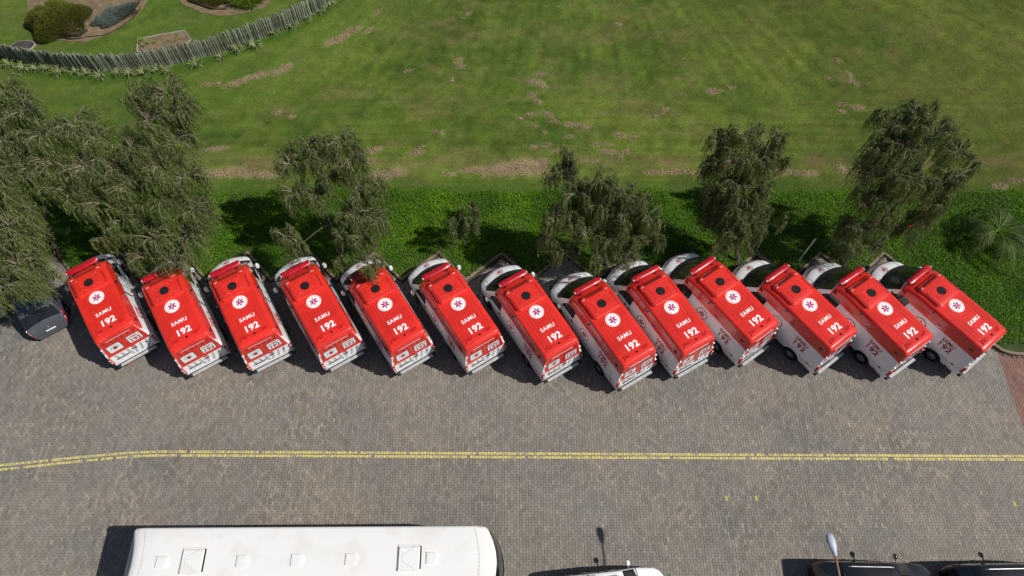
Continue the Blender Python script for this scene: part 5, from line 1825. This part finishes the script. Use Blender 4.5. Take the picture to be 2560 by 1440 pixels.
# hose on the soil
hp = [G(x, y, .14) for x, y in ((162, 92), (168, 99), (190, 97), (215, 92), (260, 88), (300, 70), (335, 42), (352, 20))]
hb = np.array(hp[0])
ho = MB().tube([tuple(p) for p in hp], .022, 6).build('garden_hose', M['rubber'], None, True)
tag(ho, 'thin dark hose lying on the brown soil by the shrubs', 'hose')

# small flower bed with border
fb = empty('flower_bed', G(410, 105, .11), 0, 'small bare flower bed with pale border just behind the fence', 'flower bed')
o0 = np.array(fb.location)
corners = [G(x, y, .12) for x, y in ((344, 98), (460, 77), (478, 100), (463, 113), (400, 130), (343, 130))]
cl = [tuple(c - o0) for c in corners]
vs = [(c[0], c[1], .02) for c in cl]
put('soil', (vs, [tuple(range(len(vs)))[::-1]]), M['soil'], fb, False)
for i in range(len(cl)):
    a, b = np.array(cl[i]), np.array(cl[(i + 1) % len(cl)])
    MB().tube([(a[0], a[1], .03), ((a[0] + b[0]) / 2, (a[1] + b[1]) / 2, .035), (b[0], b[1], .03)], .035, 7).build('border_log', M['palegrey'], fb)
for i, (x, y, sc) in enumerate(((356, 102, .8), (372, 108, .55), (388, 107, .5), (360, 116, .5), (425, 102, .35), (443, 88, .4), (452, 98, .35), (440, 100, .3), (350, 108, .5))):
    o = bpy.data.objects.new('seedling', sm_[i % 5].copy()); COL.objects.link(o)
    o.data.materials.clear(); o.data.materials.append(M['lime'])
    o.location = G(x, y, .13); o.scale = (sc, sc, sc); o.rotation_euler = (0, 0, i)
    tag(o, 'lime green seedling in the small flower bed, %s from its left' % ['tallest, second', 'fourth', 'fifth', 'third', 'sixth', 'lowest but leafy, eighth', 'last', 'seventh', 'first'][i], 'plant', 'seedlings in the flower bed')

# dark oval slab with pale rim
g = G(56, 116, .12)
sl = empty('oval_slab', g, R(12), 'dark oval stone slab with pale rim on the grass behind the fence', 'slab')
n = 28
ov = lambda s, z: [(math.cos(2 * math.pi * i / n) * .66 * s, math.sin(2 * math.pi * i / n) * .42 * s, z) for i in range(n)]
mb = MB(); mb.v = ov(1.10, -.02) + ov(1.08, .035) + ov(1.0, .04); mb.f = [(k * n + i, k * n + (i + 1) % n, (k + 1) * n + (i + 1) % n, (k + 1) * n + i) for k in range(2) for i in range(n)]
mb.build('rim', M['palegrey'], sl)
mb = MB(); mb.v = ov(1.0, .036); mb.f = [tuple(range(n))]
mb.build('slab_top', M['slab'], sl)

# stray yellow leaves on the lawn and pavement
n = 70
gx_ = np.r_[rng.uniform(-26, -12, 40), rng.uniform(-18, 20, 30)]; gy_ = np.r_[rng.uniform(23, 31, 40), rng.uniform(3, 12, 30)]
P = np.stack([gx_, gy_, np.r_[np.full(40, .13), np.full(30, .012)]], 1)
D = unit(np.stack([rng.normal(0, 1, n), rng.normal(0, 1, n), np.full(n, .05)], 1))
T = tris_from(P, D, rng.uniform(.06, .12, n), rng.uniform(.03, .05, n))
tag(link_mesh('fallen_leaves', tri_mesh('fallen_leaves', T, np.ones(n)), M['straw']), 'a few stray yellowed leaves on lawn and paving', 'fallen leaves', kind='stuff')
